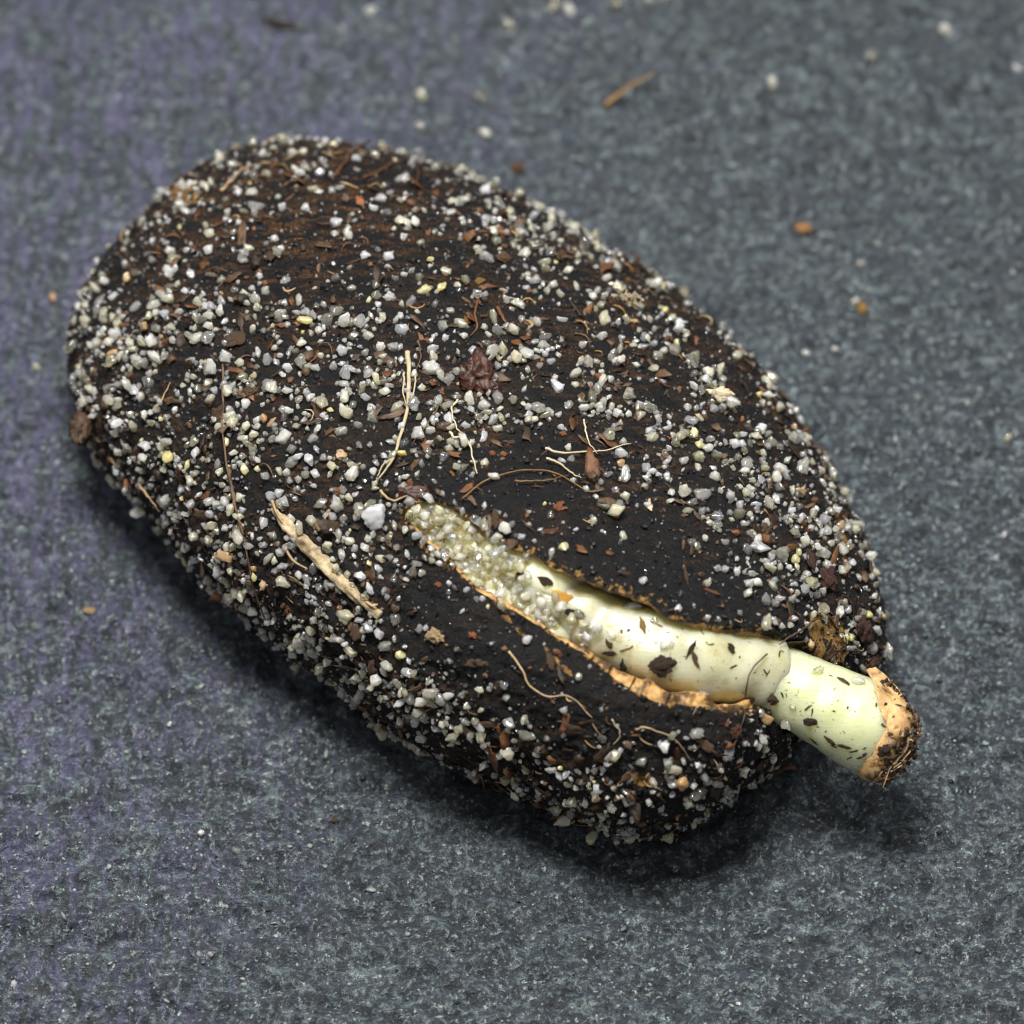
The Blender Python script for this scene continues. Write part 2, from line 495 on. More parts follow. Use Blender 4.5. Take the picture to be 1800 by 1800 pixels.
rust = np.maximum(rust, 0.75 * np.exp(-(((pxf - 1150) / 330) ** 2 + ((pyf - 560) / 200) ** 2)))
rust = np.maximum(rust, 0.7 * np.exp(-(((pxf - 250) / 150) ** 2 + ((pyf - 720) / 300) ** 2)))
rust = np.maximum(rust, 0.55 * np.exp(-(((pxf - 1000) / 250) ** 2 + ((pyf - 1330) / 120) ** 2)))

DGR = np.array([[float(c) if c != '.' else 0.0 for c in row.ljust(18, '.')[:18]] for row in ROWLIST])
gi = np.clip((pyf / 100).astype(int), 0, 17); gj = np.clip((pxf / 100).astype(int), 0, 17)
from_density = np.array([mnoise.noise((x * 0.012, y * 0.012, 4.4)) for x, y in zip(pxf, pyf)])
rust = np.maximum(rust, np.clip(DGR[gi, gj] / 7.0, 0, 0.8) * (0.75 + 0.6 * from_density))
used = np.zeros(len(Vf), bool); used[Fk.ravel()] = True
remap = np.cumsum(used) - 1
me = mesh_np('seed_coat', Vf[used], remap[Fk], [COAT])
fattr(me, 'tan', tan[used]); fattr(me, 'rust', rust[used])

lowz = (np.asarray(RT)[2] @ Vf[used].T).min()
BASE = -lowz + 0.02
# seat the whole layout on the cloth
M = Matrix.Translation((0, 0, BASE - 0.10)) @ RT.to_4x4()
cam.matrix_world = M @ Matrix.Translation((0, 0, D))
k = int(np.argmin(np.asarray(RT)[2] @ Vf[used].T))
foot = M @ Vector(Vf[used][k])
root = bpy.data.objects.new('germinating_seed', None)
COL.objects.link(root)
root.empty_display_size = 1
root.location = (foot.x, foot.y, 0)
PW[root.name] = Matrix.Translation(root.location)
tag(root, 'black sand-crusted seed split open along one side with a pale sprout emerging', 'seed')
coat = link('seed_coat', me, M, root)
coat['label'] = 'rough black seed coat with rust streaks, cracked along one side'

# torn edges of the coat: every open edge gets a thick tan wall folding into the opening
cnt = {}
for f in Fk:
    for i in range(4):
        a, b = int(f[i]), int(f[(i + 1) % 4])
        if not (snap[a] and snap[b]): continue
        kk = (a, b) if a < b else (b, a)
        cnt[kk] = cnt.get(kk, 0) + 1
edges = [e for e, c in cnt.items() if c == 1]
mid_line = [(705, 912), (780, 940), (860, 1000), (950, 1045), (1060, 1100), (1150, 1150), (1250, 1172), (1350, 1180), (1420, 1225), (1640, 1300)]
mx = [p[0] for p in mid_line]; my = [p[1] for p in mid_line]
def rim(upper):
    vid = {}; V = []; Fq = []
    def ring(v):
        if v in vid: return vid[v]
        p = Vector(Vf[v]); x, y = to_px(p)
        up = Vector((0.42, 0.91, 0)) if not upper else Vector((-0.25, -0.97, 0))
        j = mnoise.noise((p.x * 4, p.y * 4, 3.3 if upper else 8.1))
        taper = float(np.interp(x, [700, 800, 900, 980, 1050, 1120, 1250, 1330, 1370], [0.35, 0.3, 0.45, 0.35, 0.7, 1.35, 1.35, 0.7, 0.2]))
        j = 0.45 * mnoise.noise((p.x * 1.6, p.y * 1.6, 3.3 if upper else 8.1)) + 0.22 * mnoise.noise((p.x * 5, p.y * 5, 2.2))
        wd = (0.15 * taper if not upper else 0.032 + 0.03 * (x > 1180)) * max(0.06, 1 + 1.9 * j)
        base = len(V)
        V.append(p + Vector((0, 0, 0.004)))
        V.append(p + up * wd * 0.55 + Vector((0, 0, -0.012 + 0.05 * j)))
        V.append(p + up * wd + Vector((0, 0, -0.06)))
        V.append(p + up * wd * 1.02 + Vector((0, 0, -0.30)))
        V.append(p + up * wd * 0.6 + Vector((0, 0, -0.75)))
        vid[v] = base
        return base
    for a, b in edges:
        x, y = to_px(Vf[a])
        isup = y < np.interp(x, mx, my)
        if isup != upper: continue
        r0, r1 = ring(a), ring(b)
        for q in range(4): Fq.append((r0 + q, r1 + q, r1 + q + 1, r0 + q + 1))
    me = mesh_np('torn_edge', V, Fq, [RIM_UP if upper else TAN])
    o = link('torn_edge', me, M, coat)
    o['label'] = 'tan torn edge of the ' + ('upper' if upper else 'lower') + ' half of the seed coat'
rim(False); rim(True)

# sweep helper
def catmull(pts, n):
    pts = [Vector(p) for p in pts]
    pts = [pts[0] * 2 - pts[1]] + pts + [pts[-1] * 2 - pts[-2]]
    out = []
    m = len(pts) - 3
    for i in range(n):
        t = i / (n - 1) * m
        k = min(int(t), m - 1); f = t - k
        a, b, c, d = pts[k:k + 4]
        out.append(0.5 * ((2 * b) + (c - a) * f + (2 * a - 5 * b + 4 * c - d) * f * f + (3 * b - a - 3 * c + d) * f ** 3))
    return out

def sweep(pts, rad, sides=8, squash=1.0, rough=0.0, seed=0.0, caps=True, rsc=3.0):
    V = []; Fq = []
    n = len(pts)
    ref = Vector((0, 0, 1)); 
    for i, p in enumerate(pts):
        t = (pts[min(i + 1, n - 1)] - pts[max(i - 1, 0)]).normalized()
        a = t.cross(ref)
        if a.length < 1e-4: a = t.cross(Vector((1, 0, 0)))
        a.normalize(); b = a.cross(t).normalized()
        for k in range(sides):
            th = 2 * math.pi * k / sides
            q = a * math.cos(th) + b * math.sin(th) * squash
            r = rad[i] if hasattr(rad, '__len__') else rad
            if rough: r *= 1 + rough * mnoise.noise((p.x * rsc + q.x * 1.3 + seed, p.y * rsc + q.y * 1.3, p.z * rsc + q.z * 1.3))
            V.append(p + q * r)
    for i in range(n - 1):
        for k in range(sides):
            k2 = (k + 1) % sides
            Fq.append((i * sides + k, i * sides + k2, (i + 1) * sides + k2, (i + 1) * sides + k))
    if caps:
        for e, i in ((0, 0), (1, n - 1)):
            c = len(V); V.append(pts[i].copy())
            for k in range(sides):
                k2 = (k + 1) % sides
                Fq.append((c, i * sides + k2, i * sides + k, c) if e == 0 else (c, i * sides + k, i * sides + k2, c))
    return V, Fq

def polys(name, V, F, mat):
    """mixed quads / triangles (a quad repeating a vertex becomes a triangle)"""
    me = bpy.data.meshes.new(name)
    me.from_pydata([tuple(v) for v in V], [], [tuple(dict.fromkeys(f)) for f in F])
    me.materials.append(mat)
    me.polygons.foreach_set('use_smooth', np.full(len(me.polygons), True))
    me.update()
    return me

def zc(x, y, fall=0.0):
    h = cast(FULL_BVH, x, y)[0]
    return h.z if h else fall

# flesh lying in the opening, a little below the coat
def build_endosperm():
    xs = np.arange(680, 1400, 9); ys = np.arange(850, 1260, 9)
    ok = {}; V = []
    pl = POLY
    X, Y = np.meshgrid(xs, ys)
    s, _, _ = poly_sd(X.astype(float), Y.astype(float), pl)
    for j in range(len(ys)):
        for i in range(len(xs)):
            if s[j, i] < -38 or xs[i] > 1110: continue
            h = cast(FULL_BVH, xs[i], ys[j])[0]
            if not h: continue
            d = 0.20 + 0.0012 * max(0, -s[j, i]) * 8 + 0.009 * max(0, xs[i] - 985 + 18 * mnoise.noise((ys[j] * 0.05, 1, 1)))
            n = 0.10 * mnoise.noise((h.x * 1.6, h.y * 1.6, 2)) + 0.05 * mnoise.noise((h.x * 5, h.y * 5, 6))
            ok[(j, i)] = len(V); V.append((h.x, h.y, h.z - d + n))
    Fq = []
    for (j, i), v in ok.items():
        if (j + 1, i) in ok and (j, i + 1) in ok and (j + 1, i + 1) in ok:
            Fq.append((v, ok[(j + 1, i)], ok[(j + 1, i + 1)], ok[(j, i + 1)]))
    nb = len(V)
    V += [(x, y, z - 0.9) for x, y, z in V[:nb]]          # give it a back: a slab, not a film
    Fq += [tuple(reversed([q + nb for q in f])) for f in Fq]
    me = mesh_np('endosperm', V, Fq, [ENDO])
    o = link('endosperm', me, M, root)
    o['label'] = 'yellowish flesh at the bottom of the split'
    return me
endo_me = build_endosperm()

def tube_px(spec, n, sides, rough=0.0, seed=0.0, caps=True):
    """spec: px, py, radius px, z of the centre"""
    pts = catmull([P(x, y, z) for x, y, r, z in spec], n)
    rads = [v.x for v in catmull([(r / 100, 0, 0) for x, y, r, z in spec], n)]
    return pts, rads, sweep(pts, rads, sides, 1.0, rough, seed, caps)

zS = {x: zc(x, y) for x, y in ((930, 1030), (1040, 1090), (1150, 1142), (1250, 1165), (1340, 1180))}
spec = [(900, 1005, 34, zS[930] - 0.62), (960, 1043, 44, (zS[930] + zS[1040]) / 2 - 0.62), (1050, 1095, 58, zS[1040] - 0.68), (1150, 1138, 66, zS[1150] - 0.72),
        (1250, 1164, 67, zS[1250] - 0.66), (1352, 1181, 65, zS[1340] - 0.55)]
pts, rads, (sv, sf) = tube_px(spec, 70, 40, 0.10, 3.0, False)
# cut end of the sleeve: a lip that turns inwards
n0 = len(sv) - 40
last = pts[-1]; prev = pts[-2]; tdir = (last - prev).normalized()
for (dl, sc) in ((0.012, 0.988), (0.016, 0.93)):
    b0 = len(sv)
    for k in range(40):
        p = sv[n0 + k]
        sv.append(last + (p - last) * sc + tdir * dl)
    src = n0 if sc > 0.95 else b0 - 40
    for k in range(40): sf.append((src + k, src + (k + 1) % 40, b0 + (k + 1) % 40, b0 + k))
sl_me = polys('endosperm_sleeve', sv, sf, SLEEVE)
o = link('endosperm_sleeve', sl_me, M, root)
o['label'] = 'cream white sleeve round the base of the sprout, ending in a clean edge'


zE = zS[1340] - 0.55
HZ = [(1230, 1160, 54, zE + 0.05), (1340, 1190, 61, zE), (1400, 1214, 64, zE - 0.02), (1460, 1244, 71, zE - 0.05), (1515, 1273, 77, zE - 0.10), (1556, 1293, 70, zE - 0.16)]
hp, hr, (hv, hf) = tube_px(HZ, 80, 48, 0.05, 11.0, True)
hy_me = polys('hypocotyl', hv, hf, HYPO)
o = link('hypocotyl', hy_me, M, root)
o['label'] = 'smooth pale green sprout stem pushing out of the split'

CZ = [(1538, 1284, 79, zE - 0.13), (1552, 1291, 79, zE - 0.15), (1572, 1297, 71, zE - 0.19), (1590, 1301, 56, zE - 0.22), (1604, 1304, 35, zE - 0.25), (1611, 1306, 10, zE - 0.26)]
cp_, cr_, (cv, cf) = tube_px(CZ, 34, 48, 0.16, 21.0, True)
# ragged front of the cap
for k in range(48):
    j = mnoise.noise((k * 0.45, 3, 9)) * 0.10
    cv[k] = cv[k] + (cp_[0] - cp_[1]).normalized() * j
cap_me = polys('root_cap', cv, cf, CAP)
cap = link('root_cap', cap_me, M, root)
cap['label'] = 'tan cap with a dark dirty crust at the tip of the sprout'

# torn tan flap of the coat bridging from the tip of the upper half to the cap
def flap():
    out = [(1522, 1178), (1538, 1172), (1556, 1186), (1576, 1206), (1594, 1232), (1604, 1262), (1600, 1286), (1584, 1300), (1566, 1296), (1556, 1270), (1548, 1244), (1540, 1218), (1536, 1198)]
    cx = sum(p[0] for p in out) / len(out); cy = sum(p[1] for p in out) / len(out)
    bv = BVHTree.FromPolygons([tuple(v) for v in hv] + [tuple(v) for v in cv], [tuple(dict.fromkeys(f)) for f in hf] + [tuple(i + len(hv) for i in dict.fromkeys(f)) for f in cf])
    ring = []
    for (x0, y0), (x1, y1) in zip(out, out[1:] + out[:1]):
        for t in (0, 0.25, 0.5, 0.75):
            x, y = x0 + (x1 - x0) * t, y0 + (y1 - y0) * t
            ring.append((x + 3.5 * mnoise.noise((x * 0.12, y * 0.12, 5)), y + 3.5 * mnoise.noise((x * 0.12, y * 0.12, 9))))
    V = []; Fq = []; n = len(ring); R = (0.25, 0.5, 0.75, 1.0)
    for side in (0.05, -0.04):
        for rho in R:
            for x, y in ring:
                X, Y = cx + (x - cx) * rho, cy + (y - cy) * rho
                h = cast(bv, X, Y)[0]
                z = h.z if h else zE - 0.05
                z = max(z, zE - 0.05)
                V.append(Vector(P(X, Y, z + side + 0.05 * mnoise.noise((X * 0.06, Y * 0.06, 2)))))
        h = cast(bv, cx, cy)[0]
        V.append(Vector(P(cx, cy, (h.z if h else zE) + side)))
    m = 4 * n + 1
    for b in (0, m):
        for k in range(n):
            k2 = (k + 1) % n
            Fq.append((b + 4 * n, b + k, b + k2))
            for r in range(3): Fq.append((b + r * n + k, b + (r + 1) * n + k, b + (r + 1) * n + k2, b + r * n + k2))
    for k in range(n): Fq.append((3 * n + k, m + 3 * n + k, m + 3 * n + (k + 1) % n, 3 * n + (k + 1) % n))
    me_ = polys('torn_flap', V, Fq, CAP)
    o = link('torn_flap', me_, M, root)
    o['label'] = 'ragged tan flap between the coat tip and the sprout cap'
    return me_
flap_me = flap()

ALLV = []; ALLF = []
for m_ in (me, endo_me, sl_me, hy_me, cap_me, flap_me):
    off = len(ALLV)
    ALLV += [tuple(v.co) for v in m_.vertices]
    ALLF += [tuple(i + off for i in p.vertices) for p in m_.polygons]
BVH = BVHTree.FromPolygons(ALLV, ALLF)
def hit(x, y): return cast(BVH, x, y)

# ------------------------------------------------------------------ grains
def ico(sub):
    import bmesh
    bm = bmesh.new(); bmesh.ops.create_icosphere(bm, subdivisions=sub, radius=1)
    V = np.array([v.co[:] for v in bm.verts]); F = np.array([[v.index for v in f.verts] for f in bm.faces])
    bm.free()
    return V / np.linalg.norm(V, axis=1, keepdims=True), F
ICO = {k: ico(k) for k in (1, 2, 3, 4)}

def grain_verts(sub, planes=13, p=12.0, lo=0.72, elong=0.3, wob=0.0):
    d, f = ICO[sub]
    n = rng.normal(size=(planes, 3)); n /= np.linalg.norm(n, axis=1, keepdims=True)
    n = np.concatenate([n, -n[:4]])
    h = rng.uniform(lo, 1.0, len(n))
    q = np.clip(d @ n.T, 0, None) / h
    r = (q ** p).sum(1) ** (-1 / p)
    r = np.minimum(r, 1.35)
    V = d * r[:, None]
    sc = np.array([1 + elong * rng.uniform(-0.2, 1), 1.0, 1 - 0.35 * rng.uniform(0, 1) * min(1, elong * 3)])
    V = V * sc
    if sub >= 3:
        sd_ = float(rng.uniform(0, 50))
        V = V * np.array([1 + 0.22 * mnoise.noise((q[0] * 1.8 + sd_, q[1] * 1.8, q[2] * 1.8)) + 0.07 * mnoise.noise((q[0] * 5, q[1] * 5 + sd_, q[2] * 5)) for q in V])[:, None]
    V /= np.sqrt((np.abs(V[:, 0]).max() * np.abs(V[:, 1]).max()))
    return V
GRAIN_SHAPES = []
for i in range(26):
    V = grain_verts(4 if i < 6 else 3, planes=int(rng.integers(6, 12)), p=float(rng.uniform(14, 45)), lo=float(rng.uniform(0.5, 0.72)), elong=float(rng.uniform(0.02, 0.26)))
    GRAIN_SHAPES.append(V)

def shape_mesh(i, mat_i, cache={}):
    if (i, mat_i) not in cache:
        V = GRAIN_SHAPES[i]; F = ICO[4][1] if i < 6 else ICO[3][1]
        cache[(i, mat_i)] = mesh_np('sand_grain', V, F, [GM[mat_i]])
    return cache[(i, mat_i)]

def rand_rot():
    q = rng.normal(size=4); q /= np.linalg.norm(q)
    return Quaternion(q)

# landmarks for telling one grain from another
LM = [('the dried stem piece', 575, 992), ('the dark red crumb', 835, 665), ('the large clear oval grain', 665, 910), ('the pale forked rootlet', 705, 735), ('the beige fluff tuft', 1105, 530),
      ('the pale flank crumb', 1262, 693), ('the tan patch', 1440, 1130), ('the sprout tip', 1585, 1290), ('the cream sleeve', 1200, 1150), ('the split top', 720, 905),
      ('the bright yellow grain', 432, 826), ('the left rim clump', 140, 755), ('the top rim', 590, 255), ('the right rim', 1400, 735), ('the lower coat tip', 1180, 1465),
      ('the lower left rim', 620, 1225), ('the long brown hair', 400, 790), ('the upper left rim', 260, 375), ('the golden hair', 950, 835), ('the big right flank grain', 1407, 822), ('the star of pale fibres', 1050, 795), ('the upper right rim', 1050, 425)]
used_labels = {}
def where(x, y):
    n, lx, ly = min(LM, key=lambda l: math.hypot(x - l[1], y - l[2]))
    dx, dy = x - lx, y - ly; d = math.hypot(dx, dy)
    ang = (math.degrees(math.atan2(-dy, dx)) + 360) % 360
    dr = ['right of', 'upper right of', 'above', 'upper left of', 'left of', 'lower left of', 'below', 'lower right of'][int(((ang + 22.5) % 360) // 45)]
    near_ = 'touching' if d < 26 else ('just ' + dr if d < 75 else dr if d < 130 else 'well ' + dr)
    return near_ + ' ' + n
def size_word(r):
    return 'tiny' if r < 6.5 else 'small' if r < 8.5 else 'mid-sized' if r < 11 else 'large' if r < 15 else 'very large'

# x, y, half-width, half-height, kind
HG = '''665,910,28,21,c 650,887,14,12,s 594,888,15,18,w 564,884,11,12,w 607,913,8,13,w 627,907,8,10,w 695,923,7,9,s 522,863,8,8,w 644,961,13,8,w 669,980,11,9,s 716,974,7,7,w 732,991,11,7,w
598,1005,8,14,w 577,1027,8,13,w 553,1000,10,12,g 502,997,13,9,g 542,1018,9,10,c 637,1015,13,12,g 681,1048,6,7,c 697,1088,10,14,w 641,1108,9,8,s 737,1108,11,10,w 610,1083,20,15,s 547,1107,11,11,s 680,1135,13,11,w 467,1116,9,10,w
465,957,10,7,c 464,918,9,13,c 477,872,11,11,c 492,865,11,11,g 497,888,12,11,s 760,652,20,15,w 777,576,12,15,w 810,573,15,10,s 865,560,8,18,s 874,585,12,14,w 882,618,12,15,s 918,563,8,9,w 944,569,11,10,w 986,563,11,7,w
854,607,11,7,g 802,654,9,9,w 827,706,11,15,w 850,712,13,12,w 874,700,13,12,w 902,703,9,10,s 804,698,9,7,w 760,712,11,9,g 818,749,10,10,c 757,759,11,10,w 872,756,12,9,s 848,770,8,12,c 865,737,10,12,g 930,730,9,7,c
797,778,14,9,s 755,778,11,6,w 790,790,8,8,s 782,803,8,11,c 742,817,7,8,w 710,782,9,9,c 707,797,9,8,y 729,795,9,6,s 985,752,7,8,g 922,685,5,8,w 927,652,7,7,w 918,665,5,6,w 948,645,7,8,w 967,637,8,8,c 940,630,9,8,w
920,635,10,7,s 916,616,6,10,s 898,632,8,8,s 888,643,10,7,w 982,612,8,8,w 982,625,8,5,s 940,603,9,6,w 957,596,12,11,g 761,615,11,11,g 710,582,10,12,c 703,612,7,7,w
1370,978,18,15,w 1330,962,22,13,c 1232,870,14,15,w 1442,973,19,13,w 1257,912,14,11,c 1207,900,13,8,s 1347,922,7,13,w 1300,890,8,10,w 1452,933,9,9,w 1273,952,8,8,w 1215,953,9,8,w 1273,1003,9,8,w 1295,1008,7,11,w
1322,1010,11,7,w 1312,1027,10,9,w 1327,1025,12,9,w 1357,1032,8,11,s 1348,1060,11,15,w 1367,1053,11,8,w 1410,1037,13,12,g 1430,1045,12,9,w 1443,1042,9,10,w 1417,1010,10,8,w 1480,1060,11,8,s 1527,1080,10,8,y 1542,1080,6,13,w
1557,1140,10,19,w 1543,1172,7,6,w 1552,985,9,9,s 1512,975,6,11,g 1513,902,8,8,w 1192,1072,9,9,w 1130,1023,9,8,w 1448,1090,8,8,w 1372,1100,7,7,w 1405,1108,6,6,w 1483,1122,8,10,y 1233,1217,16,13,w 1345,1260,13,12,a
1383,1272,9,12,w 1388,1298,12,11,w 1337,1298,10,10,w 1220,1287,14,13,w 1183,1375,13,10,w 1223,1390,16,15,w 1243,1373,11,8,s 1258,1373,8,8,s 1275,1390,12,16,g 1357,1327,10,11,w 1483,1350,15,10,w 1453,1335,10,6,g
1565,1305,7,7,w 1598,1293,7,9,s 1127,1337,9,11,w 1437,1183,15,10,g 1507,1200,11,9,w 1140,1407,7,8,w 1162,1418,7,9,w 1395,1242,8,8,s 1407,822,17,16,w 1363,840,12,10,w 1335,847,7,8,c 1355,780,10,13,s 1143,773,13,11,s
1220,765,10,13,y 1228,783,10,8,y 1125,717,16,10,c 1207,717,8,9,w 1220,635,14,13,s 1175,593,8,9,w 1128,612,15,8,w 1185,618,13,12,w 1478,832,8,8,w 1453,780,8,8,w 1268,575,8,8,w 1228,690,13,12,w
712,317,16,11,w 813,352,14,9,w 843,318,12,11,w 873,425,10,10,s 902,435,8,12,s 923,448,13,12,w 642,452,11,11,c 682,452,12,9,c 655,367,9,8,w 682,375,10,6,c 792,377,11,7,w 717,402,7,7,s 765,410,7,7,s 740,430,8,9,s
895,387,6,9,w 885,512,10,6,w 910,537,15,9,s 763,537,8,10,w 792,548,9,7,w 1012,505,7,9,s 1040,700,9,15,s 1025,720,12,9,w 998,478,9,10,s 940,497,13,8,c 663,502,9,9,s 695,490,7,7,w 685,527,15,11,g 662,523,11,10,s
705,583,12,12,c 620,593,10,11,w 693,613,13,9,w 670,613,10,12,w 647,653,10,12,w 655,737,11,15,w 617,730,7,7,w 678,690,10,10,s 672,673,12,7,s 537,367,9,9,w 587,413,8,8,w 597,333,11,6,w 548,335,14,8,s 483,422,9,8,w 495,438,9,8,w
368,440,10,10,g 370,413,9,12,s 222,467,7,11,w 262,447,9,6,w 330,443,8,7,w 427,460,10,9,w 313,500,7,7,s 413,512,7,8,w 467,513,8,11,w 450,528,12,11,w 500,535,7,9,w 527,528,8,12,w 523,550,10,6,w 292,553,10,9,c 275,553,9,9,w
297,528,14,10,s 577,567,14,14,w 590,550,14,12,w 400,630,16,14,w 470,633,10,14,c 453,625,8,12,w 470,680,12,15,c 367,647,11,13,w 367,677,11,11,s 407,683,9,14,w 435,710,8,12,w 495,557,14,12,w 500,733,9,9,w 557,707,11,8,w
263,658,9,9,w 238,613,14,7,s 600,760,12,10,w 405,747,10,7,c 432,826,10,10,y 398,778,6,9,y 330,818,6,10,y 1112,1068,18,8,g 1150,1093,8,9,w 1172,1134,13,10,g 1140,1198,8,15,w 1152,1172,8,8,w 1075,1115,9,8,c'''
grains = []          # x, y, r, z-aspect...
def hash_key(v, c=0.3): return (int(math.floor(v[0] / c)), int(math.floor(v[1] / c)), int(math.floor(v[2] / c)))
HASH = {}
def clash(v, r, f):
    kx, ky, kz = hash_key(v)
    for a in (-1, 0, 1):
        for b in (-1, 0, 1):
            for c in (-1, 0, 1):
                for (w, s) in HASH.get((kx + a, ky + b, kz + c), ()):
                    if (v - w).length < f * (r + s): return True
    return False
def put(v, r): HASH.setdefault(hash_key(v), []).append((v, r))

SING = []            # grains that stand alone as objects
def add_single(x, y, rx, ry, kind, lift=0.36, flatten=True):
    h, n, _, _ = hit(x, y)
    if h is None:
        h, n, _, _ = hit(x - (x - 850) * 0.012, y - (y - 850) * 0.012)
        if h is None: return
        h = Vector(P(x, y, h.z)); 
    if n.z < 0: n = -n
    r = math.sqrt(rx * ry) / 100
    v = h + n * r * lift
    fz = (D - v.z) / D
    put(v, r)
    SING.append((x, y, v, rx / 100 * fz, ry / 100 * fz, kind))
for tkn in HG.split():
    a = tkn.split(',')
    if a[2] == '0': continue
    add_single(float(a[0]), float(a[1]), float(a[2]), float(a[3]), GW[a[4]])

DG = np.zeros((18, 18))
for rr, s_ in ROWS.items():
    for cc, ch in enumerate(s_[:18]):
        if ch != '.': DG[rr, cc] = float(ch)
def density(x, y):
    fx = min(max(x / 100 - 0.5, 0), 16.99); fy = min(max(y / 100 - 0.5, 0), 16.99)
    i, j = int(fx), int(fy); u, w = fx - i, fy - j
    return DG[j, i] * (1 - u) * (1 - w) + DG[j, i + 1] * u * (1 - w) + DG[j + 1, i] * (1 - u) * w + DG[j + 1, i + 1] * u * w

# candidate points all over the coat, by area
cvx = np.array([v.co[:] for v in me.vertices])
cfx = np.array([p.vertices[:] for p in me.polygons])
e1 = cvx[cfx[:, 1]] - cvx[cfx[:, 0]]; e2 = cvx[cfx[:, 3]] - cvx[cfx[:, 0]]
cr = np.cross(e1, e2); ar = np.linalg.norm(cr, axis=1); fnrm = cr / (ar[:, None] + 1e-12)
fcen = cvx[cfx].mean(1)
if ((fcen - cvx.mean(0)) * fnrm).sum() < 0: fnrm = -fnrm
prob = ar / ar.sum()
def sample_faces(n):
    f = rng.choice(len(cfx), n, p=prob)
    u = rng.random(n)[:, None]; w = rng.random(n)[:, None]
    q = cvx[cfx[f]]
    return (q[:, 0] * (1 - u) + q[:, 1] * u) * (1 - w) + (q[:, 3] * (1 - u) + q[:, 2] * u) * w, fnrm[f]
tot = ar.sum()
cand, cnrm = sample_faces(60000)
loose = []
SLIT_FILL = [(770, 925, 40), (800, 950, 45), (745, 905, 30), (850, 985, 40), (890, 1010, 45), (930, 1060, 40), (980, 1085, 40), (1030, 1110, 25)]
for v_, n_ in zip(cand, cnrm):
    x, y = to_px(v_)
    vis = n_[2] > 0.02
    d_ = density(x, y) if vis else (1.2 if n_[2] > -0.35 else 4.0)
    cl = 0.5 + 0.5 * mnoise.noise((v_[0] * 1.6, v_[1] * 1.6, v_[2] * 1.6)) * 1.4
    cl2 = 0.5 + 0.5 * mnoise.noise((v_[0] * 4.2, v_[1] * 4.2, v_[2] * 4.2 + 5)) * 1.4
    # 15000 candidates over the coat: accept to the wanted cover
    pr = (d_ / 7.0) ** 1.6 * min(1.5, max(0.04, 2.1 * cl - 0.35)) * min(1.5, max(0.10, 2.0 * cl2 - 0.25)) * 1.25
    if vis: pr *= min(1.0, 0.03 + 1.1 * n_[2])
    if rng.random() > pr: continue
    r = float(np.clip(np.exp(rng.normal(math.log(6.5), 0.38)), 2.6, 13)) / 100
    n = Vector(n_); v = Vector(v_) + n * r * float(rng.uniform(0.10, 0.55))
    if clash(v, r, 0.74):
        v = v + n * r * 0.85
        if rng.random() > 0.5 or clash(v, r, 0.62): continue
    put(v, r)
    kind = int(rng.choice(6, p=[0.42, 0.14, 0.31, 0.018, 0.007, 0.105]))
    loose.append((x, y, v, r, kind, vis))
# sand caught in the opening
for x0, y0, s_ in SLIT_FILL:
    for q in range(60 if x0 < 900 else 22):
        x, y = x0 + rng.normal() * s_ * 0.55, y0 + rng.normal() * s_ * 0.45
        h, n, _, _ = hit(x, y)
        if h is None: continue
        sdv, _, _ = poly_sd(np.array([x]), np.array([y]), POLY)
        if sdv[0] < (-22 if x0 < 900 else 4): continue
        r = float(rng.uniform(6, 12)) / 100
        v = h + Vector((0, 0, 1)) * r * float(rng.uniform(0.4, 1.8))
        if clash(v, r, 0.6): continue
        put(v, r)
        loose.append((x, y, v, r, int(rng.choice([0, 2, 2, 1])), True))
# the largest visible loose ones also stand alone, up to 300 in all
GROUND_GR = [(740, 165, 11, 's'), (845, 162, 12, 'w'), (740, 222, 12, 'w'), (853, 233, 11, 'w'), (877, 120, 9, 'w'), (895, 40, 13, 'w'), (650, 15, 11, 'w'), (972, 8, 12, 's'), (1000, 12, 13, 'w'), (1085, 10, 10, 's'), (1140, 2, 11, 'w'), (1165, 4, 11, 'w'),
             (1357, 147, 13, 'w'), (1532, 97, 12, 'w'), (1663, 43, 13, 'w'), (1513, 462, 8, 'w'), (1504, 529, 9, 'w'), (1417, 612, 8, 'g'), (1469, 617, 8, 'w'), (93, 527, 9, 'a'), (65, 645, 8, 's'), (414, 1491, 9, 'w'),
             (352, 1466, 7, 'w'), (298, 1273, 6, 'w'), (1772, 765, 8, 's'), (1790, 105, 8, 'g'), (602, 55, 9, 'g'), (350, 1676, 6, 'g'), (1765, 945, 6, 'g'), (370, 1675, 6, 'w'), (1700, 712, 7, 'g'), (25, 1735, 7, 'g')]
lv = sorted([l for l in loose if l[5]], key=lambda l: -l[3])
take = lv[:max(0, 300 - len(SING) - len(GROUND_GR))]
tk = set(id(l) for l in take)
for l in take:
    e = float(rng.uniform(0.85, 1.18))
    SING.append((l[0], l[1], l[2], l[3] * e, l[3] / e, l[4]))
rest = [l for l in loose if id(l) not in tk]

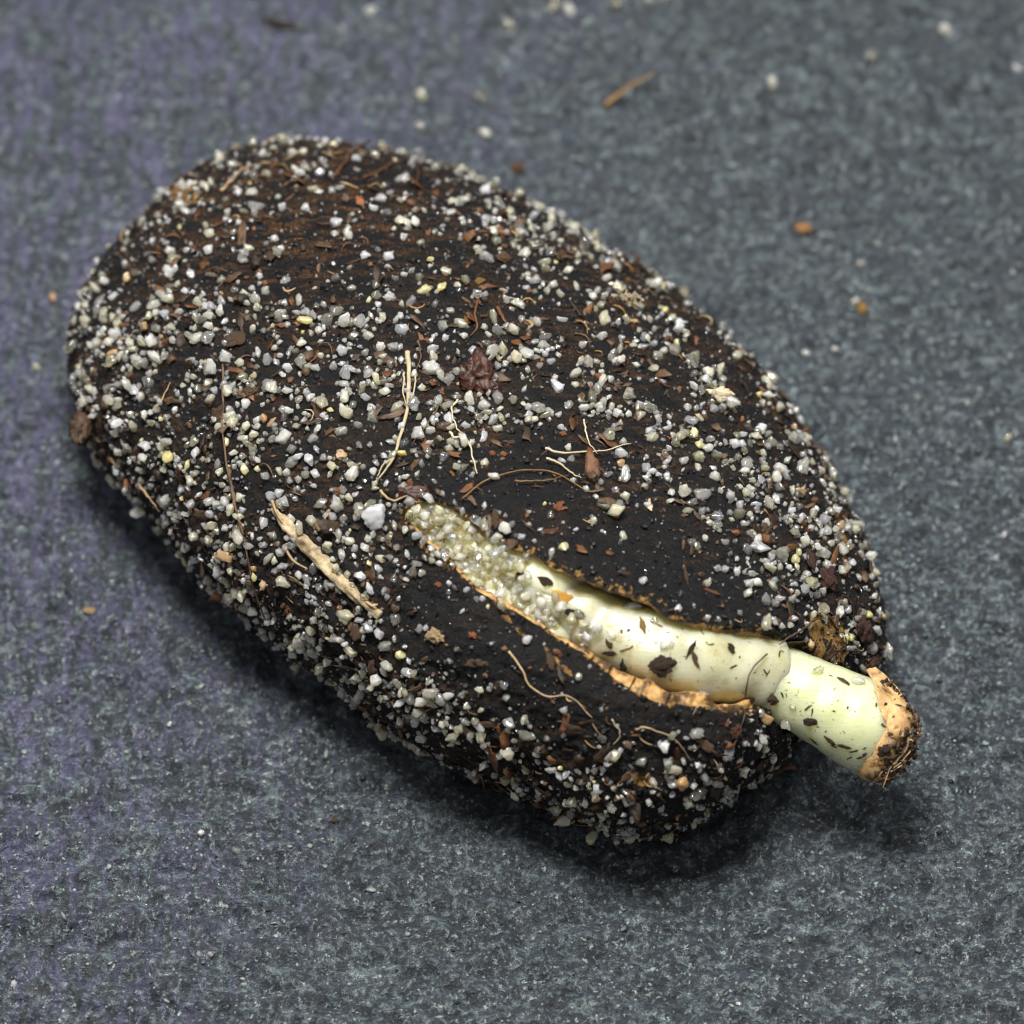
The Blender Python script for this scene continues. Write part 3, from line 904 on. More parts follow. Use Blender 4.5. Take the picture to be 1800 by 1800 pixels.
def place_grain(v, rx, ry, kind, big=False):
    i = int(rng.integers(0, 6) if big else rng.integers(6, len(GRAIN_SHAPES)))
    o = bpy.data.objects.new('sand_grain', shape_mesh(i, kind))
    COL.objects.link(o)
    R1 = rand_rot().to_matrix().to_4x4()
    S = Matrix.Diagonal((rx, ry, (rx * ry) ** 0.5 * 0.9, 1))
    o.matrix_basis = M @ Matrix.Translation(v) @ S @ R1
    # keep a clean loc / rot / scale: bake the squash out
    l, q, s = o.matrix_basis.decompose()
    ax = Matrix.Rotation(float(rng.uniform(-0.3, 0.3)), 4, 'Z')
    tw = 0.0
    o.matrix_basis = M @ Matrix.Translation(v) @ ax @ S @ Quaternion((0, 0, 1), float(rng.choice([0, math.pi / 2, math.pi]))).to_matrix().to_4x4()
    return o
LABS = []
for (x, y, v, rx, ry, kind) in SING:
    r = math.sqrt(rx * ry) * 100
    o = place_grain(v, rx, ry, kind, r > 12)
    if abs(x - 665) < 2 and abs(y - 910) < 2: lab = 'largest sand grain, a clear glassy oval left of the split'
    elif abs(x - 432) < 2 and abs(y - 826) < 2: lab = 'bright yellow sand grain beside the long brown hair'
    elif abs(x - 1557) < 2 and abs(y - 1140) < 2: lab = 'long white sand grain sticking out of the right rim above the sprout'
    elif abs(x - 1407) < 2 and abs(y - 822) < 2: lab = 'largest grain on the right flank, an angular white one'
    else:
        asp = rx / ry
        sh = 'flat' if asp > 1.35 else 'upright' if asp < 0.74 else 'round'
        lab = f'{size_word(r)} {sh} {GNAME[kind]} grain {where(x, y)}'
    tag(o, lab, 'sand grain', 'sand grains stuck to the seed')
    LABS.append((lab, y, x, o))
from collections import defaultdict
def undup(L):
  dup = defaultdict(list)
  for l in L: dup[l[0]].append(l)
  for lab, ls in dup.items():
    if len(ls) < 2: continue
    horiz = max(l[2] for l in ls) - min(l[2] for l in ls) > max(l[1] for l in ls) - min(l[1] for l in ls)
    ls.sort(key=lambda l: l[2] if horiz else l[1])
    wd = {2: ('left', 'right'), 3: ('left', 'middle', 'right')} if horiz else {2: ('upper', 'lower'), 3: ('upper', 'middle', 'lower')}
    ws = wd.get(len(ls)) or [['first', 'second', 'third', 'fourth', 'fifth', 'sixth', 'seventh'][min(i, 6)] + ' from ' + ('left' if horiz else 'top') for i in range(len(ls))]
    for w, l in zip(ws, ls): l[3]['label'] = lab + ', ' + w + (' one' if len(ls) < 4 else '')
undup(LABS)

def merge(items, sub, name, mats, smooth=True, shapes=None):
    """items: (centre Vector, 3x3 numpy, material index, rnd)"""
    Vs = []; Fs = []; Ms = []; Rs = []; off = 0
    for c, A, mi, rd in items:
        i = int(rng.integers(0, len(shapes)))
        V = shapes[i][0]; Fb = shapes[i][1]
        Vs.append(V @ A.T + np.array(c)); Fs.append(Fb + off); off += len(V)
        Ms.append(np.full(len(Fb), mi)); Rs.append(np.full(len(V), rd))
    m_ = mesh_np(name, np.concatenate(Vs), np.concatenate(Fs), mats, np.concatenate(Ms), smooth)
    fattr(m_, 'rnd', np.concatenate(Rs))
    return m_
def rotm(q): return np.array(q.to_matrix())
gs = [(GRAIN_SHAPES[i], ICO[3][1]) for i in range(6, len(GRAIN_SHAPES))]
items = []
for l in rest:
    e = rng.uniform(0.86, 1.17); r = l[3]
    items.append((l[2], rotm(rand_rot()) @ np.diag([r * e, r / e, r * rng.uniform(0.7, 1.05)]), l[4], rng.random()))
o = link('sand_coating', merge(items, 2, 'sand_coating', GM, True, gs), M)
tag(o, 'fine pale sand crusting the black seed coat', 'sand', None, 'stuff')
print('single grains', len(SING), 'coating', len(rest))

# fine dust: specks of quartz and soil all over the coat
ds = [(grain_verts(1, 8, 9, 0.6, 0.3), ICO[1][1]) for _ in range(8)]
items = []
dv, dn = sample_faces(5200)
for v_, n_ in zip(dv, dn):
    r = float(np.clip(np.exp(rng.normal(math.log(1.7), 0.45)), 0.8, 4.5)) / 100
    kk = rng.random()
    items.append((Vector(v_) + Vector(n_) * r * 0.5, rotm(rand_rot()) * r, int(rng.choice([0, 1, 2, 5, 0])), rng.random()))
o = link('mineral_dust', merge(items, 1, 'mineral_dust', GM, False, ds), M)
tag(o, 'pinpoint pale mineral dust over the seed coat', 'dust', None, 'stuff')

# ------------------------------------------------------------------ soil crumbs and flakes
def crumb_shape(sub, flat, elong, seed, amp=0.35):
    d, f = ICO[sub]
    V = d.copy()
    for i in range(len(V)):
        q = Vector(V[i])
        V[i] = q * (1 + amp * mnoise.noise(q * 1.6 + Vector((seed, 0, 0))) + amp * 0.6 * mnoise.noise(q * 3.9 + Vector((0, seed, 0))))
    V = V * np.array([elong, 1, flat])
    V[:, 2] += 0.18 * V[:, 0] ** 2 * rng.uniform(-1, 1) / elong
    return V, f
def plate(seed, n=13, ragged=0.5, th=0.22, elong=1.0, bend=0.5):
    V = []; Fq = []
    rings = [0.0, 0.55, 1.0]
    for side in (1, -1):
        for ri, rho in enumerate(rings[1:]):
            for k in range(n):
                a = 2 * math.pi * k / n
                r = rho * (1 + ragged * mnoise.noise((math.cos(a) * 1.7 + seed, math.sin(a) * 1.7, seed * 0.3)) + ragged * 0.6 * mnoise.noise((math.cos(a) * 5 + seed, math.sin(a) * 5, 3)))
                x, y = r * math.cos(a), r * math.sin(a)
                z = bend * (x * x * mnoise.noise((seed, 1, 1)) + y * mnoise.noise((seed, 2, 5)) * 1.5 + 0.5 * mnoise.noise((x * 2 + seed, y * 2, 2)))
                V.append((x * elong, y, z + side * th * (1.05 - rho * 0.85)))
        V.append((0, 0, side * th))
    m = 2 * n + 1
    for k in range(n):
        k2 = (k + 1) % n
        for b, fl in ((0, 1), (m, -1)):
            for t in (((b + 2 * n), b + k, b + k2), (b + k, b + n + k, b + n + k2), (b + k, b + n + k2, b + k2)):
                Fq.append(t if fl == 1 else t[::-1])
        Fq.append((n + k, m + n + k, m + n + k2)); Fq.append((n + k, m + n + k2, n + k2))
    return np.array(V), np.array(Fq)
CS = [plate(i * 5.3 + 0.7, 11, 0.75, 0.18, float(rng.uniform(1.0, 4.0)), 0.7) for i in range(18)] + [crumb_shape(2, float(rng.uniform(0.25, 0.8)), float(rng.uniform(1.0, 1.6)), i * 3.7, 0.6) for i in range(8)]
items = []
dv, dn = sample_faces(9000)
MATS_D = [F_BROWN, F_RUST, F_DARK, F_TAN, F_ORANGE]
for v_, n_ in zip(dv, dn):
    x, y = to_px(v_)
    dens = 0.12 + 0.075 * density(x, y)
    dens *= 0.25 + 1.2 * (0.5 + 0.7 * mnoise.noise((v_[0] * 1.3 + 9, v_[1] * 1.3, v_[2])))
    if rng.random() > dens * 0.8: continue
    r = float(np.clip(np.exp(rng.normal(math.log(3.6), 0.5)), 1.5, 10)) / 100
    n = Vector(n_)
    q = n.to_track_quat('Z', 'Y') @ Quaternion((0, 0, 1), float(rng.uniform(0, 6.28))) @ Quaternion((0, 1, 0), float(rng.normal() * 0.35))
    items.append((Vector(v_) + n * r * 0.45, rotm(q) * r, int(rng.choice(5, p=[0.44, 0.24, 0.28, 0.03, 0.01])), rng.random()))
gritv, gritn = sample_faces(9000)
SM = [(crumb_shape(1, 0.8, 1.2, i * 2.1, 0.8)) for i in range(8)]
big_items = items; items = []
for v_, n_ in zip(gritv, gritn):
    r = float(np.clip(np.exp(rng.normal(math.log(2.6), 0.4)), 1.2, 6)) / 100
    items.append((Vector(v_) + Vector(n_) * r * 0.2, rotm(rand_rot()) * r, int(rng.random() < 0.07), rng.random()))
o = link('coat_grit', merge(items, 1, 'coat_grit', [mat_fibre('grit_black', (0.004, 0.004, 0.0045), (0.016, 0.016, 0.017), 0.42), F_BROWN], False, SM), M)
tag(o, 'black granular soil film roughening the seed coat', 'soil', None, 'stuff')
items = big_items
o = link('soil_crumbs', merge(items, 2, 'soil_crumbs', MATS_D, True, CS), M)
tag(o, 'brown and rusty soil crumbs caught between the sand grains', 'soil', None, 'stuff')

# short rusty fibres matted on the coat
def matted():
    V = []; Fq = []; R = []; Mi = []
    dv, dn = sample_faces(1500)
    for v_, n_ in zip(dv, dn):
        x, y = to_px(v_)
        w = max(0.12, 1.0 - math.hypot((x - 470) / 420, (y - 370) / 260)) if n_[2] > 0 else 0.3
        w = max(w, 0.7 * math.exp(-((x - 1100) / 300) ** 2 - ((y - 500) / 150) ** 2), 0.6 * math.exp(-((x - 1050) / 260) ** 2 - ((y - 1340) / 90) ** 2))
        if rng.random() > w: continue
        n = Vector(n_); L = float(rng.uniform(0.10, 0.42))
        t = Vector((UX, -UY, 0)) + Vector(rng.normal(size=3)) * 0.45
        t = (t - n * t.dot(n)).normalized(); b = n.cross(t)
        p0 = Vector(v_) + n * 0.02
        bend = float(rng.normal()) * 0.25; arch = float(rng.uniform(0.0, 0.10))
        pts = [p0 + t * L * (s_ - 0.5) + b * bend * L * (s_ - 0.5) ** 2 * 4 + n * arch * (1 - (2 * s_ - 1) ** 2) * L * 3 for s_ in np.linspace(0, 1, 5)]
        r = float(rng.uniform(0.008, 0.022))
        sv_, sf_ = sweep(pts, [r * 0.5, r, r, r * 0.9, r * 0.3], 5, 1, 0, 0, False)
        off = len(V); V += sv_; Fq += [tuple(i + off for i in f) for f in sf_]
        R += [rng.random()] * len(sv_); Mi += [int(rng.choice([0, 0, 1, 1, 2, 3]))] * len(sf_)
    m_ = mesh_np('matted_fibres', np.array([tuple(v) for v in V]), Fq, [F_RUST, F_BROWN, F_GOLD, F_TAN], Mi)
    fattr(m_, 'rnd', R)
    o = link('matted_fibres', m_, M)
    tag(o, 'short rusty plant fibres matted over the seed coat', 'fibres', None, 'stuff')
matted()

def flake(name, x, y, L, W, ang, mat, label, cat='soil flake', group='plant flakes on the seed', flat=0.35, lift=0.4, shape=None, sub=3, amp=0.3):
    h, n, _, _ = hit(x, y)
    if h is None: return
    if n.z < 0: n = -n
    if 'lump' in label or 'crumb' in label or 'speck' in label:
        V, f = crumb_shape(4, max(flat, 0.6), 1.0, x * 0.37 + y * 0.11, 0.6)
    else:
        V, f = plate(x * 0.37 + y * 0.11, 26, 0.6, 0.16, 1.0, 0.6)
        e = np.abs(V[:, 0])
        V[:, 1] *= np.clip(1.15 - 0.65 * e ** 2, 0.25, 1.2)
    m_ = mesh_np(name, V, f, [mat])
    o = bpy.data.objects.new(name, m_); COL.objects.link(o)
    zx = Vector((math.cos(ang), -math.sin(ang), 0)); zx = (zx - n * zx.dot(n)).normalized(); yx = n.cross(zx)
    R = Matrix((zx, yx, n)).transposed().to_4x4()
    w = W / 100; l = L / 100
    o.matrix_basis = M @ Matrix.Translation(h + n * w * lift) @ R @ Matrix.Diagonal((l, w, w * 0.8, 1))
    tag(o, label, cat, group)
    return o
A = math.radians
FL = [(1285, 1140, 13, 7, 110, F_DARK, 'dark curled flake lying on the cream sleeve'), (1222, 1160, 22, 5, -68, F_BROWN, 'brown pointed splinter on the cream sleeve'),
      (1165, 1168, 21, 16, 20, F_DARK, 'black lump of rotted leaf on the cream sleeve'), (1100, 1172, 9, 19, 10, F_DARK, 'black leaf scrap leaning on the lower torn edge by the sleeve'),
      (1072, 1148, 16, 5, 5, F_DARK, 'dark brown seed-like scrap across the upper sleeve'), (1072, 1132, 6, 10, 20, F_BROWN, 'small brown scrap above the dark seed-like scrap on the sleeve'),
      (1425, 1268, 13, 8, 10, F_DARK, 'diamond shaped dark speck on the pale green sprout'), (1484, 1312, 13, 3.5, -14, F_DARK, 'black dash shaped speck near the lower edge of the sprout'),
      (1432, 1303, 13, 5, -28, F_BROWN, 'brown grit strip on the lower edge of the sprout'), (1555, 1318, 12, 12, 0, F_DARK, 'black crumb on the lower side of the sprout cap'),
      (1215, 1140, 20, 4, 62, F_DARK, 'thin dark splinter beside the brown splinter on the sleeve'), (1130, 1100, 6, 14, 20, F_GOLD, 'golden brown scrap on the upper sleeve'),
      (660, 1175, 11, 30, 6, F_BROWN, 'long brown flake hanging at the lower left flank'), (625, 1110, 12, 18, 20, F_BROWN, 'brown papery flake against the big straw grain below the stem'),
      (1240, 1310, 24, 9, -35, F_BROWN, 'brown triangular leaf flake on the lower coat half'), (835, 1165, 26, 9, 12, F_BROWN, 'brown pointed flake on the lower coat half below the split'),
      (965, 1165, 9, 18, 15, F_BROWN, 'brown upright flake among fibres on the lower coat half'), (725, 1190, 10, 18, -20, F_RUST, 'rusty curved flake on the lower left flank'),
      (385, 730, 26, 15, 15, F_BROWN, 'crumpled brown leaf flake on the left flank beside the long hair'), (415, 600, 22, 18, 60, F_BROWN, 'crumpled brown flake amid white grains on the left flank'),
      (560, 722, 30, 9, -60, F_BROWN, 'brown bark splinter left of the pale forked rootlet'), (475, 455, 14, 20, 30, F_BROWN, 'ragged brown flake on the upper left flank'),
      (360, 468, 12, 8, 40, F_RUST, 'rusty flake beside a white grain near the upper left rim'), (820, 565, 10, 8, 30, F_GOLD, 'ochre crumb above the dark red crumb'),
      (842, 495, 12, 6, 10, F_GOLD, 'ochre flat flake on the upper flank'), (885, 455, 14, 12, 0, F_BROWN, 'dark brown crumb among grains on the upper right flank'),
      (1250, 1040, 20, 5, -12, F_RUST, 'rusty sliver on the bare black coat above the sleeve'), (1205, 1010, 24, 4.5, 78, F_BROWN, 'upright brown twig on the bare black coat above the sleeve'),
      (870, 915, 6, 20, 5, F_BROWN, 'narrow upright brown flake just above the split'), (968, 935, 18, 5, 8, F_RUST, 'rusty flat flake above the middle of the split'),
      (1450, 1020, 20, 22, 50, F_RED, 'dark reddish crumb amid white grains on the right tip'), (1420, 985, 14, 20, 10, F_RED, 'reddish brown flake between white grains on the right tip'),
      (1345, 930, 16, 10, 30, F_BROWN, 'brown crumb between grains above the right tip'), (955, 1315, 20, 10, 20, F_BROWN, 'brown flake on the lower rim of the coat'),
      (820, 1285, 28, 9, -25, F_BROWN, 'curved brown bark strip on the lower left flank'), (700, 1245, 14, 6, 0, F_BROWN, 'small brown flake at the lower left rim'),
      (1005, 1280, 26, 12, 15, F_BROWN, 'matted brown leaf shred on the lower coat half'), (1290, 1285, 10, 14, 0, F_RUST, 'rusty crumb below the torn edge by the sprout'),
      (440, 690, 14, 10, 10, F_BROWN, 'dark brown crumb between white grains left of centre'), (290, 605, 16, 10, 40, F_RUST, 'rusty crumb on the far left flank'),
      (650, 1010, 10, 8, 0, F_RUST, 'rusty crumb at the lower end of the stem'), (1320, 1228, 6, 9, 0, F_RUST, 'small orange brown crumb at the mouth of the split'),
      (1358, 1228, 9, 11, 30, F_BROWN, 'brown crumb wedged between sleeve and sprout'), (1395, 1125, 24, 12, 25, F_BROWN, 'grey brown flake by the tan patch over the sprout'),
      (1510, 1110, 20, 30, 20, F_RED, 'dark reddish soil lump on the right tip of the coat'), (1530, 1165, 22, 16, 0, F_RED, 'dark brown soil lump at the very tip of the coat'),
      (990, 1050, 26, 13, -35, F_SKIN, 'bright orange scrap of skin inside the split'), (960, 1022, 16, 8, -30, F_DARK, 'dark scrap on the flesh inside the split'),
      (1010, 1078, 22, 9, -15, F_DARK, 'dark wet scrap below the orange skin inside the split'), (915, 1012, 12, 7, 40, F_BROWN, 'brown scrap at the yellow flesh in the split')]
for x, y, L_, W_, a_, m_, lab in FL:
    flake('leaf_flake', x, y, L_ * 0.88, W_ * 0.85, A(-a_), m_, lab)
# orange / red specks
for i, (x, y, r) in enumerate([(670, 980, 5), (880, 918, 4), (982, 893, 6), (866, 797, 4), (752, 600, 5), (908, 604, 6), (593, 863, 6), (830, 1117, 5), (885, 799, 4), (1052, 662, 5), (722, 848, 5), (770, 1028, 4), (990, 763, 4)]):
    flake('clay_crumb', x, y, r * 1.2, r, 0.3, F_ORANGE, 'tiny orange clay speck ' + where(x, y), 'clay speck', 'orange clay specks on the seed', 0.8)
flake('tan_crumb', 768, 1117, 14, 11, A(10), F_TAN, 'lumpy orange tan crumb beside two white grains on the lower half', 'crumb', None, 0.8)

# specks on the pale flesh
items = []
SP = [(1105, 1108, 4), (1093, 1110, 5), (1101, 1142, 4), (1111, 1137, 3), (1160, 1100, 3), (1175, 1112, 2), (1190, 1120, 2.5), (1199, 1106, 2.5), (1233, 1110, 2.5), (1250, 1133, 3), (1288, 1172, 4), (1300, 1155, 2.5), (1345, 1182, 4), (1350, 1182, 3), (1294, 1192, 2), (1370, 1148, 3),
      (1375, 1145, 2), (1420, 1244, 4), (1428, 1250, 3), (1452, 1285, 3), (1458, 1301, 5), (1466, 1311, 4), (1520, 1325, 6), (1511, 1331, 5), (1493, 1332, 3), (1466, 1250, 3), (1490, 1244, 3), (1482, 1198, 6), (1375, 1221, 3), (1382, 1222, 2), (1460, 1188, 2), (1407, 1250, 2), (1502, 1320, 3), (1520, 1315, 3),
      (1540, 1240, 4), (1556, 1238, 5), (1570, 1260, 4), (1552, 1275, 5), (1580, 1240, 4), (1565, 1290, 5), (1573, 1230, 3)]
for k in range(150):
    t = rng.random(); x = 1060 + t * 480; y = 1100 + t * 190 + rng.normal() * 42
    SP.append((x, y, float(rng.uniform(0.7, 1.5))))
for x, y, r in SP:
    h, n, _, _ = hit(x, y)
    if h is None or n is None: continue
    if n.z < 0: n = -n
    q = n.to_track_quat('Z', 'Y') @ Quaternion((0, 0, 1), float(rng.uniform(0, 6.28)))
    items.append((h + n * r / 300, rotm(q) @ np.diag([r / 100 * 0.7, r / 100 * 0.5, r / 250]), int(rng.choice([2, 2, 0, 1])), rng.random()))
o = link('soil_specks', merge(items, 2, 'soil_specks', MATS_D, True, CS), M)
tag(o, 'tiny dark soil specks dotted over the pale sprout and sleeve', 'soil specks', None, 'stuff')

# dark crust and hairs at the tip of the sprout (parts of the cap)
items = []
for k in range(620):
    t = rng.random()
    x = float(rng.uniform(1535, 1622)); y = float(rng.uniform(1240, 1378))
    if (x - 1580) * 0.85 + (y - 1302) * 0.52 < 3 + rng.normal() * 8 and not (y > 1338 and x > 1546): continue
    h, n, _, _ = cast(BVH, x, y)
    if h is None: continue
    if n.z < 0: n = -n
    r = float(rng.uniform(2, 5.5)) / 100
    items.append((h + n * r * 0.25, rotm(rand_rot()) * r, int(rng.choice([0, 2, 2, 1, 3], p=[.3, .25, .25, .12, .08])), rng.random()))
for k in range(40):                                    # dark rim along the upper back of the cap
    t = k / 39
    x = 1552 + 62 * math.sin(t * 1.45); y = 1196 + 96 * (1 - math.cos(t * 1.5)) + rng.normal() * 3
    h, n, _, _ = cast(BVH, x - 4, y + 5)
    if h is None: continue
    r = float(rng.uniform(2.5, 5)) / 100
    items.append((h + Vector((0, 0, r * 0.1)), rotm(rand_rot()) * r, int(rng.choice([2, 2, 0])), rng.random()))
crust = link('crust', merge(items, 2, 'crust', MATS_D, True, CS[18:]), M, cap)
crust['kind'] = 'stuff'

# ------------------------------------------------------------------ fibres
def fibre(name, pl, r0, mat, label, cat='fibre', group='plant fibres on the seed', lift=0.05, r1=None, sides=7, n=40, arch=0.0, parent=None, wob=0.02, extra=()):
    def path(pl):
        pts = []
        for i, (x, y) in enumerate(pl):
            h, nn, _, _ = hit(x, y)
            z = (h.z if h else (pts[-1].z if pts else 0)) + lift + arch * math.sin(math.pi * i / max(1, len(pl) - 1))
            pts.append(Vector(P(x, y, z)))
        c = catmull(pts, n)
        s_ = pl[0][0] * 0.13
        c = [p + Vector((mnoise.noise((i * 0.23, s_, 1)), mnoise.noise((i * 0.23, s_, 7)), 0)) * wob for i, p in enumerate(c)]
        for p in c:                                   # never dive under the coat
            x, y = to_px(p); h = hit(x, y)[0]
            if h and p.z < h.z + r0 / 100 * 0.6: p.z = h.z + r0 / 100 * 0.6
        return c
    c = path(pl)
    re = (r0 * 0.35 if r1 is None else r1)
    rad = [((r0 + (re - r0) * i / (n - 1)) / 100) * (1 + 0.18 * mnoise.noise((i * 0.4, r0, 2))) for i in range(n)]
    V, Fq = sweep(c, rad, sides, 1, 0.15, r0)
    for pl2, ra in extra:
        c2 = path(pl2)
        V2, F2 = sweep(c2, [ra / 100 * (1 - 0.6 * i / (n - 1)) for i in range(n)], sides)
        off = len(V); V = V + V2; Fq = Fq + [tuple(q + off for q in f) for f in F2]
    m_ = polys(name, V, Fq, mat)
    o = link(name, m_, M, parent)
    if parent is None: tag(o, label, cat, group)
    elif label: o['label'] = label
    return o
fibre('rootlet', [(717, 618), (719, 660), (716, 715), (704, 765), (690, 806), (665, 842)], 4.6, F_PALE, 'pale forked rootlet lying upright left of the dark red crumb', 'rootlet', lift=0.12, r1=1.5,
      extra=[([(711, 655), (709, 685), (716, 718)], 2.0), ([(731, 660), (727, 690), (717, 715)], 1.8), ([(690, 806), (673, 818), (663, 838)], 2.0)])
fibre('rootlet', [(804, 702), (795, 716), (795, 732), (803, 750), (812, 765)], 2.0, F_PALE, 'thin hooked pale rootlet below the dark red crumb', 'rootlet', lift=0.14)
fibre('rootlet', [(790, 760), (800, 768), (815, 768), (825, 780), (831, 805), (838, 832)], 2.4, F_PALE, 'curled pale rootlet ending in a straight tail below the hooked one', 'rootlet', lift=0.14)
fibre('hair', [(391, 640), (392, 700), (391, 760), (401, 830), (414, 890), (430, 955), (441, 1010), (460, 1075), (482, 1108)], 2.2, F_BROWN, 'long brown hair running down the left flank', 'hair', lift=0.16, r1=1.6, n=70,
      extra=[([(402, 825), (408, 860), (416, 900), (428, 940)], 4.0)])
fibre('hair', [(812, 876), (850, 846), (900, 829), (950, 826), (995, 840), (1030, 862), (1062, 861)], 1.3, F_GOLD, 'thin arched golden hair across the bare black middle', 'hair', lift=0.12, r1=1.0)
fibre('hair', [(905, 845), (955, 845), (1000, 834)], 1.3, F_GOLD, 'short straight golden hair crossing the arched golden one', 'hair', lift=0.10)
fibre('rootlet', [(958, 788), (985, 795), (1035, 794), (1060, 792), (1110, 780)], 2.2, F_PALE, 'pale level rootlet in the star of fibres right of centre', 'rootlet', lift=0.18)
fibre('rootlet', [(1027, 738), (1034, 775), (1050, 797)], 1.8, F_PALE, 'pale upright rootlet in the star of fibres right of centre', 'rootlet', lift=0.16)
fibre('rootlet', [(960, 806), (982, 813), (1003, 830), (1022, 840)], 2.2, F_PALE, 'pale slanting rootlet under the star of fibres', 'rootlet', lift=0.12)
fibre('rootlet', [(895, 1145), (918, 1178), (932, 1206), (965, 1225), (1002, 1225), (1042, 1262)], 2.0, F_TAN, 'thin bent tan rootlet on the lower coat half', 'rootlet', lift=0.08)
fibre('hair', [(1350, 1150), (1325, 1170), (1313, 1205), (1308, 1245), (1296, 1295), (1268, 1350)], 1.5, F_BROWN, 'long thin brown hair hanging across the sleeve onto the lower coat half', 'hair', lift=0.10, r1=1.3)
fibre('rootlet', [(1118, 1282), (1135, 1278), (1160, 1287), (1192, 1305), (1214, 1338)], 1.8, F_TAN, 'thin tan rootlet arching over the lower coat tip', 'rootlet', lift=0.10)
fibre('fibre', [(588, 308), (606, 285), (625, 262), (652, 245)], 3.4, F_RUST, 'stout rusty fibre poking past the top rim', 'fibre', lift=0.14, r1=2.0)
fibre('fibre', [(640, 312), (668, 300), (690, 282), (684, 262), (660, 258)], 2.4, F_RUST, 'curved rusty fibre just right of the stout one at the top rim', 'fibre', lift=0.08)
fibre('fibre', [(690, 265), (720, 275), (735, 300), (728, 330)], 2.2, F_RUST, 'rusty fibre curling down from the top rim', 'fibre', lift=0.08)
fibre('fibre', [(388, 335), (412, 312), (430, 294), (468, 288)], 2.4, F_TAN, 'tan bent fibre near the upper left rim', 'fibre', lift=0.10)
fibre('fibre', [(448, 312), (470, 305), (490, 298)], 3.0, F_RUST, 'short rusty fibre below the tan bent fibre', 'fibre', lift=0.06)
fibre('fibre', [(773, 708), (757, 738), (723, 782)], 1.9, F_BROWN, 'straight brown fibre right of the pale forked rootlet', 'fibre', lift=0.16)
fibre('fibre', [(243, 850), (262, 875), (281, 900)], 3.2, F_TAN, 'tan fibre on the left flank at its lower rim', 'fibre', lift=0.12)
fibre('fibre', [(580, 896), (572, 914), (576, 928), (600, 945)], 2.2, F_TAN, 'kinked tan fibre above the dried stem', 'fibre', lift=0.10)
fibre('fibre', [(413, 1060), (420, 1078), (431, 1098)], 2.4, F_TAN, 'short tan fibre sticking out at the lower left rim', 'fibre', lift=0.05)
fibre('fibre', [(1012, 1443), (998, 1449), (982, 1454)], 3.0, F_TAN, 'tan splinter sticking out at the bottom rim', 'fibre', lift=0.05)
fibre('fibre', [(1470, 1055), (1485, 1048), (1498, 1062), (1502, 1090)], 2.4, F_RED, 'dark red fibre arching on the right tip', 'fibre', lift=0.10)
fibre('fibre', [(1435, 1088), (1405, 1110), (1370, 1132)], 2.4, F_BROWN, 'brown twig slanting over the tan patch', 'fibre', lift=0.14)
fibre('fibre', [(668, 862), (690, 880), (722, 870), (735, 890)], 2.6, F_TAN, 'tan fibre lying across the upper end of the split', 'fibre', lift=0.08)
fibre('fibre', [(730, 1235), (745, 1250), (775, 1240), (800, 1255)], 2.2, F_BROWN, 'brown wavy fibre on the lower left flank', 'fibre', lift=0.08)
fibre('fibre', [(875, 540), (885, 560), (892, 575)], 4.0, F_RUST, 'rusty fibre above the column of straw grains', 'fibre', lift=0.08)
fibre('fibre', [(840, 525), (835, 548), (838, 575), (828, 590)], 3.2, F_RUST, 'rusty bent fibre above the dark red crumb', 'fibre', lift=0.08)
fibre('fibre', [(250, 730), (275, 715), (290, 690), (300, 672)], 2.0, F_TAN, 'thin tan fibre on the far left flank', 'fibre', lift=0.12)
fibre('fibre', [(735, 598), (740, 625), (732, 648)], 1.8, F_RUST, 'thin rusty fibre above the large white grain', 'fibre', lift=0.1)
fibre('fibre', [(1075, 1265), (1090, 1290), (1078, 1310)], 1.6, F_PALE, 'short pale fibre on the lower coat half left of the tan rootlet', 'fibre', lift=0.08)

# dried stem: a spongy straw-coloured stick with split ends
def stem():
    pl = [(478, 893), (505, 922), (545, 965), (590, 1012), (630, 1050), (668, 1083)]
    pts = []
    for x, y in pl:
        h = hit(x, y)[0]
        pts.append(Vector(P(x, y, h.z + 0.07)))
    zmin = [p.z for p in pts]
    c = catmull(pts, 90)
    rad = []
    for i in range(90):
        t = i / 89
        r = 7.5 + 4.5 * math.sin(math.pi * min(1, t * 1.15)) if t > 0.12 else 3 + 40 * t
        rad.append(r / 100 * (1 + 0.22 * mnoise.noise((i * 0.35, 4, 1))))
    V, Fq = sweep(c, rad, 24, 0.8, 0.55, 5.0, True, 4.0)
    m_ = polys('dried_stem', V, Fq, mat_fibre('stem_straw', (0.13, 0.085, 0.04), (0.60, 0.47, 0.28), 0.6))
    o = link('dried_stem', m_, M)
    tag(o, 'straw coloured dried stem piece lying on the lower left flank', 'stem')
    for k, pl in enumerate([[(478, 880), (488, 905), (505, 930)], [(500, 960), (515, 985), (540, 1000)], [(640, 1055), (655, 1065), (664, 1062)]]):
        pts = [Vector(P(x, y, hit(x, y)[0].z + 0.14)) for x, y in pl]
        V, Fq = sweep(catmull(pts, 14), [0.03 * (1 - 0.5 * i / 13) for i in range(14)], 6)
        link('strand', polys('strand', V, Fq, F_TAN), M, o)
stem()

